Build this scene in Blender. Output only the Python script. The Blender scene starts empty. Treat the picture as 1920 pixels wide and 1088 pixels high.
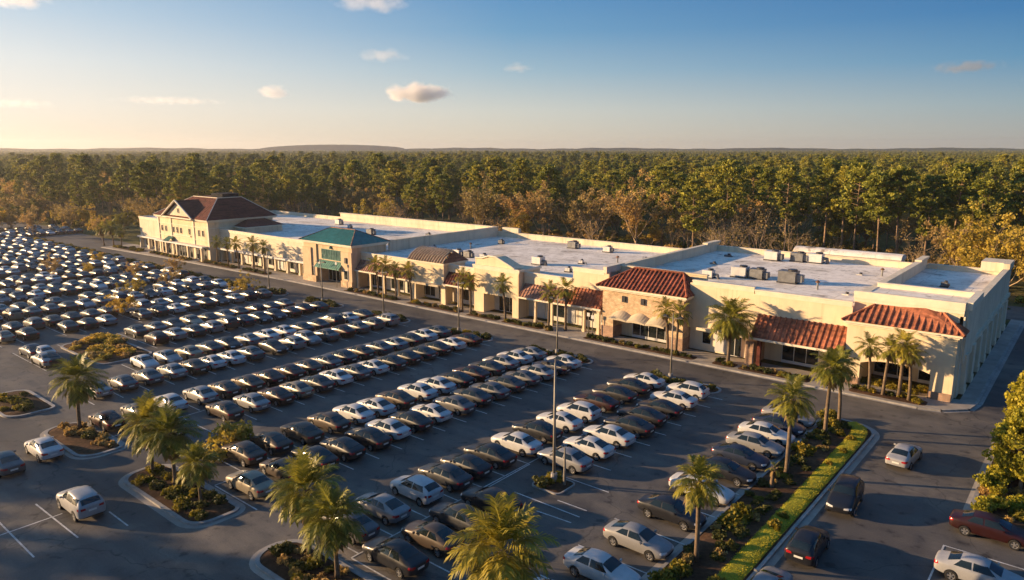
import bpy, bmesh, math, random
from mathutils import Vector, Matrix
from mathutils.bvhtree import BVHTree

R = random.Random(7)
scene = bpy.context.scene
COL = scene.collection
rad = math.radians

# ------------------------------------------------------------------ helpers
class MB:
    """collects faces, then links them as ONE mesh object"""
    def __init__(self):
        self.v = []; self.f = []; self.m = []; self.c = []
    def face(self, pts, mi=0, c=0.5):
        b = len(self.v)
        self.v.extend([tuple(p) for p in pts])
        self.f.append(tuple(range(b, b + len(pts)))); self.m.append(mi); self.c.append(c)
    def raw(self, vs, fs, mi=0, c=0.5):
        b = len(self.v)
        self.v.extend([tuple(p) for p in vs])
        for f in fs:
            self.f.append(tuple(i + b for i in f)); self.m.append(mi); self.c.append(c)
    def box(self, x0, x1, y0, y1, z0, z1, mi=0):
        vs = [(x0,y0,z0),(x1,y0,z0),(x1,y1,z0),(x0,y1,z0),(x0,y0,z1),(x1,y0,z1),(x1,y1,z1),(x0,y1,z1)]
        self.raw(vs, [(0,3,2,1),(4,5,6,7),(0,1,5,4),(1,2,6,5),(2,3,7,6),(3,0,4,7)], mi)
    def tube(self, pts, rs, n=6, mi=0, cap=True, c=0.5):
        pts = [Vector(p) for p in pts]
        rings = []; b = len(self.v)
        for i, p in enumerate(pts):
            d = (pts[min(i+1,len(pts)-1)] - pts[max(i-1,0)])
            if d.length < 1e-6: d = Vector((0,0,1))
            d.normalize()
            a = d.cross(Vector((0,0,1))) if abs(d.z) < .95 else d.cross(Vector((1,0,0)))
            a.normalize(); bb = d.cross(a)
            for k in range(n):
                t = 2*math.pi*k/n
                self.v.append(tuple(p + (a*math.cos(t) + bb*math.sin(t))*rs[i]))
        for i in range(len(pts)-1):
            for k in range(n):
                q = b+i*n+k; q2 = b+i*n+(k+1)%n
                self.f.append((q, q2, q2+n, q+n)); self.m.append(mi); self.c.append(c)
        if cap:
            self.f.append(tuple(b+k for k in range(n))[::-1]); self.m.append(mi); self.c.append(c)
            e = b+(len(pts)-1)*n
            self.f.append(tuple(e+k for k in range(n))); self.m.append(mi); self.c.append(c)
    def prism(self, outline, z0, z1, mi=0, mi_top=None):
        n = len(outline)
        self.face([(x,y,z1) for x,y in outline], mi if mi_top is None else mi_top)
        for i in range(n):
            (x0,y0),(x1,y1) = outline[i], outline[(i+1)%n]
            self.face([(x0,y0,z0),(x1,y1,z0),(x1,y1,z1),(x0,y0,z1)], mi)
    def mesh(self, name, mats, off=(0,0,0), smooth=False, fix=False, weld=False):
        me = bpy.data.meshes.new(name)
        ox, oy, oz = off
        me.from_pydata([(x-ox, y-oy, z-oz) for x,y,z in self.v], [], self.f)
        for m in mats: me.materials.append(m)
        if len(mats) > 1: me.polygons.foreach_set('material_index', self.m)
        if any(c != 0.5 for c in self.c):
            at = me.attributes.new('rnd', 'FLOAT', 'FACE'); at.data.foreach_set('value', self.c)
        if smooth: me.polygons.foreach_set('use_smooth', [True]*len(self.f))
        if fix or weld:
            bm = bmesh.new(); bm.from_mesh(me)
            if weld: bmesh.ops.remove_doubles(bm, verts=bm.verts, dist=1e-4)
            bmesh.ops.recalc_face_normals(bm, faces=bm.faces); bm.to_mesh(me); bm.free()
        me.update()
        return me
    def build(self, name, mats, parent=None, off=(0,0,0), smooth=False, fix=False, weld=False):
        if not isinstance(mats, (list, tuple)): mats = [mats]
        o = bpy.data.objects.new(name, self.mesh(name, mats, off, smooth, fix, weld))
        COL.objects.link(o)
        if parent is not None: o.parent = parent
        elif off != (0,0,0): o.location = off
        return o

def link(name, me, parent=None, loc=(0,0,0)):
    o = bpy.data.objects.new(name, me); COL.objects.link(o)
    if parent is not None: o.parent = parent
    o.location = loc
    return o

def tag(o, label=None, cat=None, group=None, kind=None):
    if label: o['label'] = label
    if cat: o['category'] = cat
    if group: o['group'] = group
    if kind: o['kind'] = kind
    return o

def thing(name, label, cat, loc=(0,0,0), rz=0.0, group=None):
    o = bpy.data.objects.new(name, None); COL.objects.link(o)
    o.empty_display_size = .3
    o.location = loc; o.rotation_euler = (0,0,rz)
    return tag(o, label, cat, group)

def copy_tree(o, parent=None):
    c = o.copy(); COL.objects.link(c)
    if parent is not None: c.parent = parent
    for ch in o.children: copy_tree(ch, c)
    return c

def ordinal(n):
    w = ['','first','second','third','fourth','fifth','sixth','seventh','eighth','ninth','tenth','eleventh','twelfth','thirteenth','fourteenth',
         'fifteenth','sixteenth','seventeenth','eighteenth','nineteenth','twentieth','twenty-first','twenty-second','twenty-third','twenty-fourth',
         'twenty-fifth','twenty-sixth','twenty-seventh','twenty-eighth','twenty-ninth','thirtieth','thirty-first','thirty-second']
    return w[n]

# ------------------------------------------------------------------ materials
def new_mat(name):
    m = bpy.data.materials.new(name); m.use_nodes = True
    nt = m.node_tree; bs = nt.nodes['Principled BSDF']
    return m, nt, bs

def N(nt, t, **kw):
    n = nt.nodes.new(t)
    for k, v in kw.items():
        if hasattr(n, k): setattr(n, k, v)
        else: n.inputs[k].default_value = v
    return n

def noise(nt, scale, detail=4, rough=.55, vec=None):
    n = nt.nodes.new('ShaderNodeTexNoise'); n.inputs['Scale'].default_value = scale
    n.inputs['Detail'].default_value = detail; n.inputs['Roughness'].default_value = rough
    if vec is not None: nt.links.new(vec, n.inputs['Vector'])
    return n

def ramp(nt, src, stops):
    r = nt.nodes.new('ShaderNodeValToRGB')
    while len(r.color_ramp.elements) < len(stops): r.color_ramp.elements.new(.5)
    for e, (p, c) in zip(r.color_ramp.elements, stops):
        e.position = p; e.color = (*c, 1) if len(c) == 3 else c
    nt.links.new(src, r.inputs[0]); return r

def mixc(nt, fac, a, b, mode='MIX'):
    n = nt.nodes.new('ShaderNodeMix'); n.data_type = 'RGBA'; n.blend_type = mode
    for i, s in ((0, fac), (6, a), (7, b)):
        if hasattr(s, 'is_output'): nt.links.new(s, n.inputs[i])
        elif i == 0: n.inputs[0].default_value = s
        else: n.inputs[i].default_value = (*s, 1)
    return n.outputs[2]

def bump(nt, bs, h, strength=.3, dist=.02):
    b = nt.nodes.new('ShaderNodeBump'); b.inputs['Strength'].default_value = strength; b.inputs['Distance'].default_value = dist
    nt.links.new(h, b.inputs['Height']); nt.links.new(b.outputs[0], bs.inputs['Normal'])

def world_pos(nt):
    return nt.nodes.new('ShaderNodeNewGeometry').outputs['Position']

def plain(name, col, rough=.7, var=.12, scale=1.5, metal=0.0, spec=.4, bump_s=0.0):
    """one base colour with uneven wear at two sizes"""
    m, nt, bs = new_mat(name)
    p = world_pos(nt)
    n1 = noise(nt, scale, 5, .6, p); n2 = noise(nt, scale*.13, 3, .5, p)
    lo = tuple(c*(1-var) for c in col); hi = tuple(min(1, c*(1+var*.7)) for c in col)
    a = ramp(nt, n1.outputs[0], [(.3, lo), (.7, hi)]).outputs[0]
    b = ramp(nt, n2.outputs[0], [(.35, (1-var,)*3), (.65, (1,1,1))]).outputs[0]
    nt.links.new(mixc(nt, 1.0, a, b, 'MULTIPLY'), bs.inputs['Base Color'])
    bs.inputs['Roughness'].default_value = rough; bs.inputs['Metallic'].default_value = metal
    bs.inputs['Specular IOR Level'].default_value = spec
    if bump_s: bump(nt, bs, n1.outputs[0], bump_s)
    return m

M = {}
# asphalt: fine aggregate, large patches, seams, oil marks
m, nt, bs = new_mat('asphalt'); p = world_pos(nt)
n1 = noise(nt, 9, 6, .7, p); n2 = noise(nt, .07, 4, .55, p); n3 = noise(nt, .55, 5, .6, p)
base = ramp(nt, n2.outputs[0], [(.3, (.077,.070,.063)), (.52, (.108,.099,.087)), (.70, (.158,.141,.119))]).outputs[0]
mid = ramp(nt, n3.outputs[0], [(.3, (.62,.62,.64)), (.5, (1,1,1)), (.75, (1.25,1.22,1.18))]).outputs[0]
fine = ramp(nt, n1.outputs[0], [(.3, (.8,.8,.8)), (.7, (1.15,1.15,1.15))]).outputs[0]
c = mixc(nt, 1.0, mixc(nt, 1.0, base, mid, 'MULTIPLY'), fine, 'MULTIPLY')
vo = nt.nodes.new('ShaderNodeTexVoronoi'); vo.feature = 'DISTANCE_TO_EDGE'; vo.inputs['Scale'].default_value = .06
wn = noise(nt, .35, 3, .5, p)
sc = nt.nodes.new('ShaderNodeVectorMath'); sc.operation = 'SCALE'
nt.links.new(wn.outputs['Color'], sc.inputs[0])
ad = nt.nodes.new('ShaderNodeVectorMath'); ad.operation = 'ADD'
sc.inputs['Scale'].default_value = 3.0
nt.links.new(p, ad.inputs[0]); nt.links.new(sc.outputs[0], ad.inputs[1]); nt.links.new(ad.outputs[0], vo.inputs['Vector'])
crack = ramp(nt, vo.outputs['Distance'], [(.0, (.55,.55,.55)), (.004, (1,1,1))]).outputs[0]
c = mixc(nt, 1.0, c, crack, 'MULTIPLY')
# worn streaks along the lanes
mp = nt.nodes.new('ShaderNodeMapping'); mp.inputs['Scale'].default_value = (.045,.55,1); nt.links.new(p, mp.inputs[0])
n5 = noise(nt, 1.0, 5, .6, mp.outputs[0])
c = mixc(nt, 1.0, c, ramp(nt, n5.outputs[0], [(.32,(.80,.80,.81)),(.52,(1,1,1)),(.70,(1.28,1.24,1.18))]).outputs[0], 'MULTIPLY')
# re-laid patches and oily spots
pv = nt.nodes.new('ShaderNodeTexVoronoi'); pv.inputs['Scale'].default_value = .085; nt.links.new(ad.outputs[0], pv.inputs['Vector'])
sr = nt.nodes.new('ShaderNodeSeparateColor'); nt.links.new(pv.outputs['Color'], sr.inputs[0])
c = mixc(nt, 1.0, c, ramp(nt, sr.outputs[0], [(.0,(.78,.78,.80)),(.5,(1,1,1)),(1,(1.16,1.14,1.10))]).outputs[0], 'MULTIPLY')
n4 = noise(nt, 1.1, 3, .5, p)
c = mixc(nt, 1.0, c, ramp(nt, n4.outputs[0], [(.29,(.50,.49,.49)),(.38,(1,1,1))]).outputs[0], 'MULTIPLY')
nt.links.new(c, bs.inputs['Base Color'])
rr = ramp(nt, n3.outputs[0], [(.3, (.62,)*3), (.7, (.85,)*3)]).outputs[0]
nt.links.new(rr, bs.inputs['Roughness']); bs.inputs['Specular IOR Level'].default_value = .3
bump(nt, bs, n1.outputs[0], .35, .03)
M['asphalt'] = m

# ground of the wood and clearing
m, nt, bs = new_mat('ground'); p = world_pos(nt)
n1 = noise(nt, .09, 6, .65, p); n2 = noise(nt, 1.3, 5, .7, p)
a = ramp(nt, n1.outputs[0], [(.3, (.05,.058,.018)), (.5, (.12,.115,.040)), (.68, (.24,.185,.085))]).outputs[0]
b = ramp(nt, n2.outputs[0], [(.3, (.55,.55,.5)), (.7, (1.25,1.2,1.1))]).outputs[0]
nt.links.new(mixc(nt, 1.0, a, b, 'MULTIPLY'), bs.inputs['Base Color']); bs.inputs['Roughness'].default_value = .95
bs.inputs['Specular IOR Level'].default_value = .1
bump(nt, bs, n2.outputs[0], .8, .3)
M['ground'] = m

M['mulch'] = plain('mulch', (.105,.058,.032), .95, .5, 3.5, spec=.1, bump_s=.8)
M['kerb'] = plain('kerb_concrete', (.36,.34,.31), .85, .25, 2.0, bump_s=.1)
M['walk'] = plain('sidewalk_concrete', (.36,.32,.27), .85, .22, .9, bump_s=.1)
M['paint_line'] = plain('line_paint', (.62,.61,.57), .7, .35, 4.0)
M['stucco'] = plain('cream_stucco', (.79,.65,.43), .85, .10, .7, spec=.2, bump_s=.06)
M['stucco2'] = plain('tan_stucco', (.66,.49,.31), .85, .12, .7, spec=.2, bump_s=.06)
M['stucco3'] = plain('pale_stucco', (.74,.64,.47), .85, .10, .6, spec=.2, bump_s=.06)
M['trim'] = plain('pale_trim', (.80,.71,.54), .8, .10, 1.0, spec=.25)
M['store'] = plain('white_storefront', (.70,.64,.52), .7, .12, 1.2)
M['white_metal'] = plain('white_metal', (.62,.61,.58), .45, .10, 1.0)
M['grey_metal'] = plain('grey_metal', (.20,.205,.21), .55, .3, 1.5, metal=.3)
M['dark_metal'] = plain('dark_metal', (.05,.05,.055), .45, .2, 2.0, metal=.3)
M['screen'] = plain('dark_screen', (.022,.024,.03), .9, .2, 1.0, spec=.1)
M['pole'] = plain('galvanised_pole', (.30,.27,.22), .55, .2, 1.0, metal=.3)
M['lens'] = plain('lamp_lens', (.75,.72,.62), .3, .05, 1.0)
M['tile_red'] = plain('red_tile', (.31,.092,.048), .75, .35, 2.6, spec=.25)
M['tile_orange'] = plain('orange_tile', (.38,.135,.068), .75, .35, 2.6, spec=.25)
M['tile_dark'] = plain('dark_red_shingle', (.135,.040,.028), .85, .25, 1.8, spec=.2)
M['tile_brown'] = plain('brown_tile', (.27,.135,.075), .8, .4, 2.6, spec=.2)
M['slat'] = plain('pale_roof_slat', (.58,.44,.29), .8, .3, 2.0, spec=.2)
M['tile_pink'] = plain('faded_tile', (.40,.21,.14), .8, .3, 2.0, spec=.2)
M['green_metal'] = plain('green_metal_roof', (.045,.225,.195), .5, .25, 1.2, spec=.4)
M['green_cloth'] = plain('green_awning', (.10,.26,.20), .7, .2, 1.5)
M['canvas'] = plain('canvas', (.56,.47,.33), .8, .15, 1.0)

# walls: rain streaks under the mouldings and faint joints in the render coat
for k in ('stucco','stucco2','stucco3'):
    nt = M[k].node_tree; bs = nt.nodes['Principled BSDF']; lk = bs.inputs['Base Color'].links[0].from_socket
    p = world_pos(nt); mp = nt.nodes.new('ShaderNodeMapping'); mp.inputs['Scale'].default_value = (1.3,1.3,.07); nt.links.new(p, mp.inputs[0])
    n = noise(nt, 1.0, 5, .65, mp.outputs[0]); c = mixc(nt, 1.0, lk, ramp(nt, n.outputs[0], [(.30,(.80,.77,.72)),(.48,(1,1,1))]).outputs[0], 'MULTIPLY')
    nt.links.new(c, bs.inputs['Base Color'])
# tiles: courses down the slope, each pan a little different
for k in ('tile_red','tile_orange','tile_brown','tile_pink','tile_dark'):
    nt = M[k].node_tree; bs = nt.nodes['Principled BSDF']; lk = bs.inputs['Base Color'].links[0].from_socket
    p = world_pos(nt); mp = nt.nodes.new('ShaderNodeMapping'); mp.inputs['Scale'].default_value = (1.7,.6,4.5); nt.links.new(p, mp.inputs[0])
    vo = nt.nodes.new('ShaderNodeTexVoronoi'); vo.inputs['Scale'].default_value = 1.0; nt.links.new(mp.outputs[0], vo.inputs['Vector'])
    sr = nt.nodes.new('ShaderNodeSeparateColor'); nt.links.new(vo.outputs['Color'], sr.inputs[0])
    c = mixc(nt, 1.0, lk, ramp(nt, sr.outputs[0], [(0,(.62,.60,.58)),(.5,(1,1,1)),(1,(1.25,1.22,1.18))]).outputs[0], 'MULTIPLY')
    nt.links.new(c, bs.inputs['Base Color'])

# flat white roofing: seams, dirt, ponding marks
m, nt, bs = new_mat('roofing'); p = world_pos(nt)
n1 = noise(nt, .16, 6, .6, p); n2 = noise(nt, 1.1, 6, .7, p); n3 = noise(nt, .45, 5, .6, p)
a = ramp(nt, n1.outputs[0], [(.32, (.52,.45,.37)), (.45, (.76,.69,.58)), (.58, (.87,.80,.69))]).outputs[0]
b = ramp(nt, n2.outputs[0], [(.28, (.66,.63,.60)), (.52, (1,1,1))]).outputs[0]
d = ramp(nt, n3.outputs[0], [(.30, (.40,.36,.33)), (.40, (1,1,1))]).outputs[0]
c = mixc(nt, 1.0, mixc(nt, 1.0, a, b, 'MULTIPLY'), d, 'MULTIPLY')
br = nt.nodes.new('ShaderNodeTexBrick'); br.inputs['Scale'].default_value = 1
br.inputs['Brick Width'].default_value = 12; br.inputs['Row Height'].default_value = 2.4; br.inputs['Mortar Size'].default_value = .05
br.inputs['Color1'].default_value = br.inputs['Color2'].default_value = (1,1,1,1); br.inputs['Mortar'].default_value = (.66,.64,.62,1)
nt.links.new(p, br.inputs['Vector'])
nt.links.new(mixc(nt, 1.0, c, br.outputs['Color'], 'MULTIPLY'), bs.inputs['Base Color'])
bs.inputs['Roughness'].default_value = .8; bs.inputs['Specular IOR Level'].default_value = .25
M['roofing'] = m

# mixed tan ledge stone, mapped up the wall
def stone(name, c1, c2, mortar, w=.55, h=.20):
    m, nt, bs = new_mat(name); p = world_pos(nt)
    sx = nt.nodes.new('ShaderNodeSeparateXYZ'); nt.links.new(p, sx.inputs[0])
    ad = nt.nodes.new('ShaderNodeMath'); ad.operation = 'ADD'
    nt.links.new(sx.outputs[0], ad.inputs[0]); nt.links.new(sx.outputs[1], ad.inputs[1])
    cb = nt.nodes.new('ShaderNodeCombineXYZ'); nt.links.new(ad.outputs[0], cb.inputs[0]); nt.links.new(sx.outputs[2], cb.inputs[1])
    br = nt.nodes.new('ShaderNodeTexBrick'); br.inputs['Scale'].default_value = 1
    br.inputs['Brick Width'].default_value = w; br.inputs['Row Height'].default_value = h; br.inputs['Mortar Size'].default_value = .025
    br.inputs['Color1'].default_value = (*c1,1); br.inputs['Color2'].default_value = (*c2,1); br.inputs['Mortar'].default_value = (*mortar,1)
    nt.links.new(cb.outputs[0], br.inputs['Vector'])
    n = noise(nt, 1.6, 5, .65, p); v = ramp(nt, n.outputs[0], [(.3, (.6,.57,.52)), (.7, (1.25,1.2,1.15))]).outputs[0]
    nt.links.new(mixc(nt, 1.0, br.outputs['Color'], v, 'MULTIPLY'), bs.inputs['Base Color']); bs.inputs['Roughness'].default_value = .9
    bump(nt, bs, br.outputs['Fac'], -.5, .04)
    return m
M['stone'] = stone('ledge_stone', (.74,.57,.36), (.56,.40,.24), (.46,.35,.24), .42, .15)
M['stone2'] = stone('brown_stone', (.44,.28,.19), (.33,.22,.16), (.30,.23,.18), .5, .25)

m, nt, bs = new_mat('shop_glass')
bs.inputs['Base Color'].default_value = (.012,.016,.016,1); bs.inputs['Roughness'].default_value = .06; bs.inputs['Specular IOR Level'].default_value = .6
M['shop_glass'] = m
m, nt, bs = new_mat('teal_glass'); n = noise(nt, 1.5, 3, .5, world_pos(nt))
nt.links.new(ramp(nt, n.outputs[0], [(.3,(.035,.075,.075)),(.7,(.09,.17,.155))]).outputs[0], bs.inputs['Base Color']); bs.inputs['Roughness'].default_value = .18
M['teal_glass'] = m
m, nt, bs = new_mat('car_glass')
bs.inputs['Base Color'].default_value = (.010,.016,.017,1); bs.inputs['Roughness'].default_value = .06; bs.inputs['Specular IOR Level'].default_value = .55
M['car_glass'] = m

def simple(name, col, rough, metal=0., spec=.5, coat=0.):
    m, nt, bs = new_mat(name)
    bs.inputs['Base Color'].default_value = (*col,1); bs.inputs['Roughness'].default_value = rough
    bs.inputs['Metallic'].default_value = metal; bs.inputs['Specular IOR Level'].default_value = spec
    bs.inputs['Coat Weight'].default_value = coat; bs.inputs['Coat Roughness'].default_value = .06
    return m
M['tyre'] = simple('tyre_rubber', (.018,.018,.018), .85, spec=.3)
M['rim'] = simple('alloy_rim', (.45,.45,.46), .35, .8)
M['red_light'] = simple('red_lens', (.35,.012,.015), .2)
M['clear_light'] = simple('clear_lens', (.55,.55,.53), .15)
M['plate'] = simple('number_plate', (.62,.62,.58), .5)
M['black_trim'] = simple('black_trim', (.02,.02,.022), .55)

def paint(name, col, metal=.0, rough=.35):
    m, nt, bs = new_mat(name + '_car_paint')
    tc = nt.nodes.new('ShaderNodeTexCoord'); n = noise(nt, 2.0, 5, .65, tc.outputs['Object'])
    lo = tuple(c*.86 for c in col)
    nt.links.new(ramp(nt, n.outputs[0], [(.35, lo), (.6, col)]).outputs[0], bs.inputs['Base Color'])
    nt.links.new(ramp(nt, n.outputs[0], [(.35, (rough+.12,)*3), (.6, (rough,)*3)]).outputs[0], bs.inputs['Roughness'])
    bs.inputs['Metallic'].default_value = metal; bs.inputs['Coat Weight'].default_value = .18; bs.inputs['Coat Roughness'].default_value = .12; bs.inputs['Specular IOR Level'].default_value = .35
    return m
PAINT = {
 'white': paint('white', (.47,.47,.46)),
 'silver': paint('silver', (.24,.24,.24), .2),
 'grey': paint('grey', (.105,.106,.109), .2),
 'dark grey': paint('dark_grey', (.036,.039,.044), .1),
 'black': paint('black', (.012,.013,.017)),
 'navy': paint('navy', (.018,.026,.050), .2),
 'dark red': paint('dark_red', (.026,.006,.006), .1),
 'pale silver': paint('pale_silver', (.34,.34,.34), .15),
 'brown': paint('brown', (.07,.052,.038), .2),
 'beige': paint('beige', (.25,.215,.155), .2),
}

# leaves: per-leaf and per-plant colour, a little light through
def leaf(name, c1, c2, trans=.35, rough=.6):
    m, nt, bs = new_mat(name)
    at = nt.nodes.new('ShaderNodeAttribute'); at.attribute_name = 'rnd'
    oi = nt.nodes.new('ShaderNodeObjectInfo')
    col = ramp(nt, at.outputs['Fac'], [(0, c1), (1, c2)]).outputs[0]
    vary = ramp(nt, oi.outputs['Random'], [(0, (.72,.78,.7)), (.5, (1,1,1)), (1, (1.3,1.16,1.0))]).outputs[0]
    c = mixc(nt, 1.0, col, vary, 'MULTIPLY')
    nt.links.new(c, bs.inputs['Base Color']); bs.inputs['Roughness'].default_value = rough; bs.inputs['Specular IOR Level'].default_value = .25
    tr = nt.nodes.new('ShaderNodeBsdfTranslucent'); nt.links.new(c, tr.inputs[0])
    ms = nt.nodes.new('ShaderNodeMixShader'); ms.inputs[0].default_value = trans
    nt.links.new(bs.outputs[0], ms.inputs[1]); nt.links.new(tr.outputs[0], ms.inputs[2])
    nt.links.new(ms.outputs[0], nt.nodes['Material Output'].inputs[0])
    return m
M['palm_leaf'] = leaf('palm_leaf', (.080,.100,.014), (.37,.32,.04), .28, .5)
M['palm_dry'] = leaf('dry_palm_leaf', (.15,.10,.04), (.26,.18,.07), .3)
M['pine_leaf'] = leaf('pine_needles', (.090,.115,.016), (.42,.39,.05), .3)
M['oak_leaf'] = leaf('green_leaf', (.10,.115,.018), (.42,.35,.05), .35)
M['brown_leaf'] = leaf('brown_leaf', (.24,.165,.058), (.56,.39,.13), .35)
M['gold_leaf'] = leaf('gold_leaf', (.30,.215,.028), (.60,.45,.07), .4)
M['lime_leaf'] = leaf('yellow_green_leaf', (.15,.17,.015), (.50,.43,.04), .4)
M['shrub_leaf'] = leaf('shrub_leaf', (.040,.055,.012), (.16,.145,.030), .3)
M['shrub_gold'] = leaf('yellow_shrub_leaf', (.13,.12,.015), (.38,.29,.03), .4)
M['grass'] = leaf('grass_blade', (.34,.33,.025), (.60,.52,.05), .35)
M['bark'] = plain('bark', (.34,.23,.145), .9, .4, 2.5, spec=.15, bump_s=.5)
M['palm_bark'] = plain('palm_bark', (.20,.145,.095), .9, .35, 5.0, spec=.15, bump_s=.5)
M['twig'] = plain('twig', (.46,.34,.22), .9, .3, 2.0, spec=.1)
# ------------------------------------------------------------------ ground, lot, kerbs
def struct(mb, name, mats, **k):
    return tag(mb.build(name, mats, **k), kind='structure')

b = MB(); b.face([(-4000,-1500,-.06),(1500,-1500,-.06),(1500,4000,-.06),(-4000,4000,-.06)])
struct(b, 'ground', M['ground'])
b = MB()
b.prism([(-345,-90),(45,-90),(45,81),(12,81),(12,139),(-205,139),(-205,127.5),(-9,127.5),(-9,82.2),(-190,82.2),(-222,82.5),(-345,86)], -.05, 0)
struct(b, 'parking_lot', M['asphalt'])

def rrect(x0, x1, y0, y1, r, n=6):
    if not isinstance(r, (tuple, list)): r = (r,)*4
    out = []
    for (cx, cy, a0, rr) in ((x1-r[0], y0+r[0], -90, r[0]), (x1-r[1], y1-r[1], 0, r[1]), (x0+r[2], y1-r[2], 90, r[2]), (x0+r[3], y0+r[3], 180, r[3])):
        for k in range(n+1):
            t = rad(a0 + 90*k/n); out.append((cx+rr*math.cos(t), cy+rr*math.sin(t)))
    return out

def inset(outline, d):
    n = len(outline); cx = sum(p[0] for p in outline)/n; cy = sum(p[1] for p in outline)/n
    res = []
    for i in range(n):
        p0 = Vector(outline[i-1]); p1 = Vector(outline[i]); p2 = Vector(outline[(i+1)%n])
        e = (p2-p0);
        if e.length < 1e-6: res.append(tuple(p1)); continue
        e.normalize(); nn = Vector((-e.y, e.x))
        if nn.dot(Vector((cx,cy))-p1) < 0: nn = -nn
        res.append(tuple(p1 + nn*d))
    return res

def island(outline, kerb_w=.28, z=.15, soil='mulch', gutter=0.0):
    """kerb ring with a bed inside"""
    inn = inset(outline, kerb_w); n = len(outline)
    b = MB()
    for i in range(n):
        j = (i+1) % n
        (ax,ay),(bx,by) = outline[i], outline[j]; (cx,cy),(dx,dy) = inn[i], inn[j]
        b.face([(ax,ay,0),(bx,by,0),(bx,by,z),(ax,ay,z)])
        b.face([(ax,ay,z),(bx,by,z),(dx,dy,z),(cx,cy,z)])
        b.face([(cx,cy,z),(dx,dy,z),(dx,dy,z-.06),(cx,cy,z-.06)])
    struct(b, 'kerb', M['kerb'])
    if gutter:
        o2 = inset(outline, -gutter); b = MB()
        for i in range(n):
            j = (i+1) % n
            b.face([(*o2[i],.004),(*o2[j],.004),(*outline[j],.004),(*outline[i],.004)])
        struct(b, 'gutter', M['walk'])
    b = MB()
    # gently mounded soil
    in2 = inset(inn, .55); mid = (sum(p[0] for p in in2)/n, sum(p[1] for p in in2)/n)
    for i in range(n):
        j = (i+1) % n
        b.face([(*inn[i], z-.04),(*inn[j], z-.04),(*in2[j], z+.06),(*in2[i], z+.06)])
        b.face([(*in2[i], z+.06),(*in2[j], z+.06),(*mid, z+.12)])
    struct(b, 'planting_bed', M[soil])
    return inn

ISL = {}
ISL['front'] = island(rrect(-38.6,-28.6,20.6,24.2,(1.2,.6,1.7,1.7)), gutter=.35)
ISL['left'] = island(rrect(-56.4,-44.4,20.3,24.0,(1.6,.8,1.4,1.7)), gutter=.4)
ISL['palm'] = island(rrect(-71.6,-62.0,19.8,23.4,(1.6,.8,1.6,1.7)), gutter=.35)
ISL['far'] = island(rrect(-86,-77,18.9,23.2,(1.6,.8,1.6,1.7)))
ISL['dry'] = island(rrect(-102,-88.5,31.5,38.0,1.5))
ISL['corner'] = island(rrect(-25.0,-15.6,20.6,27.2,1.5))
ISL['lamp'] = island(rrect(-31.2,-28.5,39.7,42.2,.5), kerb_w=.12, z=.12)
ends = [(-37.6,-28.9),(-54.0,-44.9),(-69.8,-60.7),(-85.6,-76.8),(-101.5,-92.5),(-117,-108)]
for k, (xa, xb) in enumerate(ends):
    ISL['end%d' % k] = island(rrect(xa, xb, 67.4, 70.2, (1.3,1.3,1.3,1.3)))
ISL['hedge'] = island(rrect(-232,-119,66.9,69.4,1.0))
# verge with palms, its clipped grass strip and the kerb to the road
vo = rrect(-18.3,-13.55,18,68.8,(.5,2.6,.9,.5))
ISL['verge'] = island(vo, kerb_w=.22, gutter=.45)
gpts = [(-15.35+.02*math.sin(i*2.1), 18.5+i*1.6) for i in range(29)]
b = MB()
prof = [(-1,.10),(-.9,.23),(-.5,.30),(0,.31),(.5,.29),(.9,.22),(1,.10)]
line = [(-14.62, 18.3), (-14.62, 40), (-14.62, 55), (-14.62, 64.5), (-14.75, 66.2), (-15.2, 67.5), (-16.0, 68.1)]
rows = []
for i, (x, y) in enumerate(line):
    d = Vector(line[min(i+1,len(line)-1)]) - Vector(line[max(i-1,0)]); d.normalize(); nx, ny = d.y, -d.x
    rows.append([(x+nx*.72*t, y+ny*.72*t, z) for t, z in prof])
for i in range(len(rows)-1):
    for k in range(len(prof)-1):
        b.face([rows[i][k], rows[i][k+1], rows[i+1][k+1], rows[i+1][k]])
struct(b, 'grass_bank', plain('turf_soil', (.36,.34,.035), .95, .3, 3.0, spec=.1))
def grass_strip():
    b = MB(); rg = random.Random(3)
    for i in range(len(line)-1):
        (x0,y0),(x1,y1) = line[i], line[i+1]; L = math.hypot(x1-x0,y1-y0)
        for _ in range(int(L*260)):
            t = rg.random(); s = rg.uniform(-1,1)
            d = Vector((x1-x0,y1-y0)); d.normalize()
            x = x0+(x1-x0)*t + d.y*.72*s; y = y0+(y1-y0)*t - d.x*.72*s
            z = .31 - .09*s*s*s*s
            a = rg.uniform(0, 6.28); w = rg.uniform(.02,.05); h = rg.uniform(.02,.045)
            dx, dy = math.cos(a)*w, math.sin(a)*w; lx, ly = rg.uniform(-.06,.06), rg.uniform(-.06,.06)
            b.face([(x-dx,y-dy,z-.02),(x+dx,y+dy,z-.02),(x+lx,y+ly,z+h)], 0, rg.random())
    return b
tag(grass_strip().build('grass', M['grass']), 'short clipped green grass strip along the road kerb of the palm verge', 'grass', kind='stuff')
# bed at the right of the road
ISL['right'] = island(rrect(-5.1,6,55.2,79,(1.2,1.2,2.2,1.2)), gutter=.3)

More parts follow.
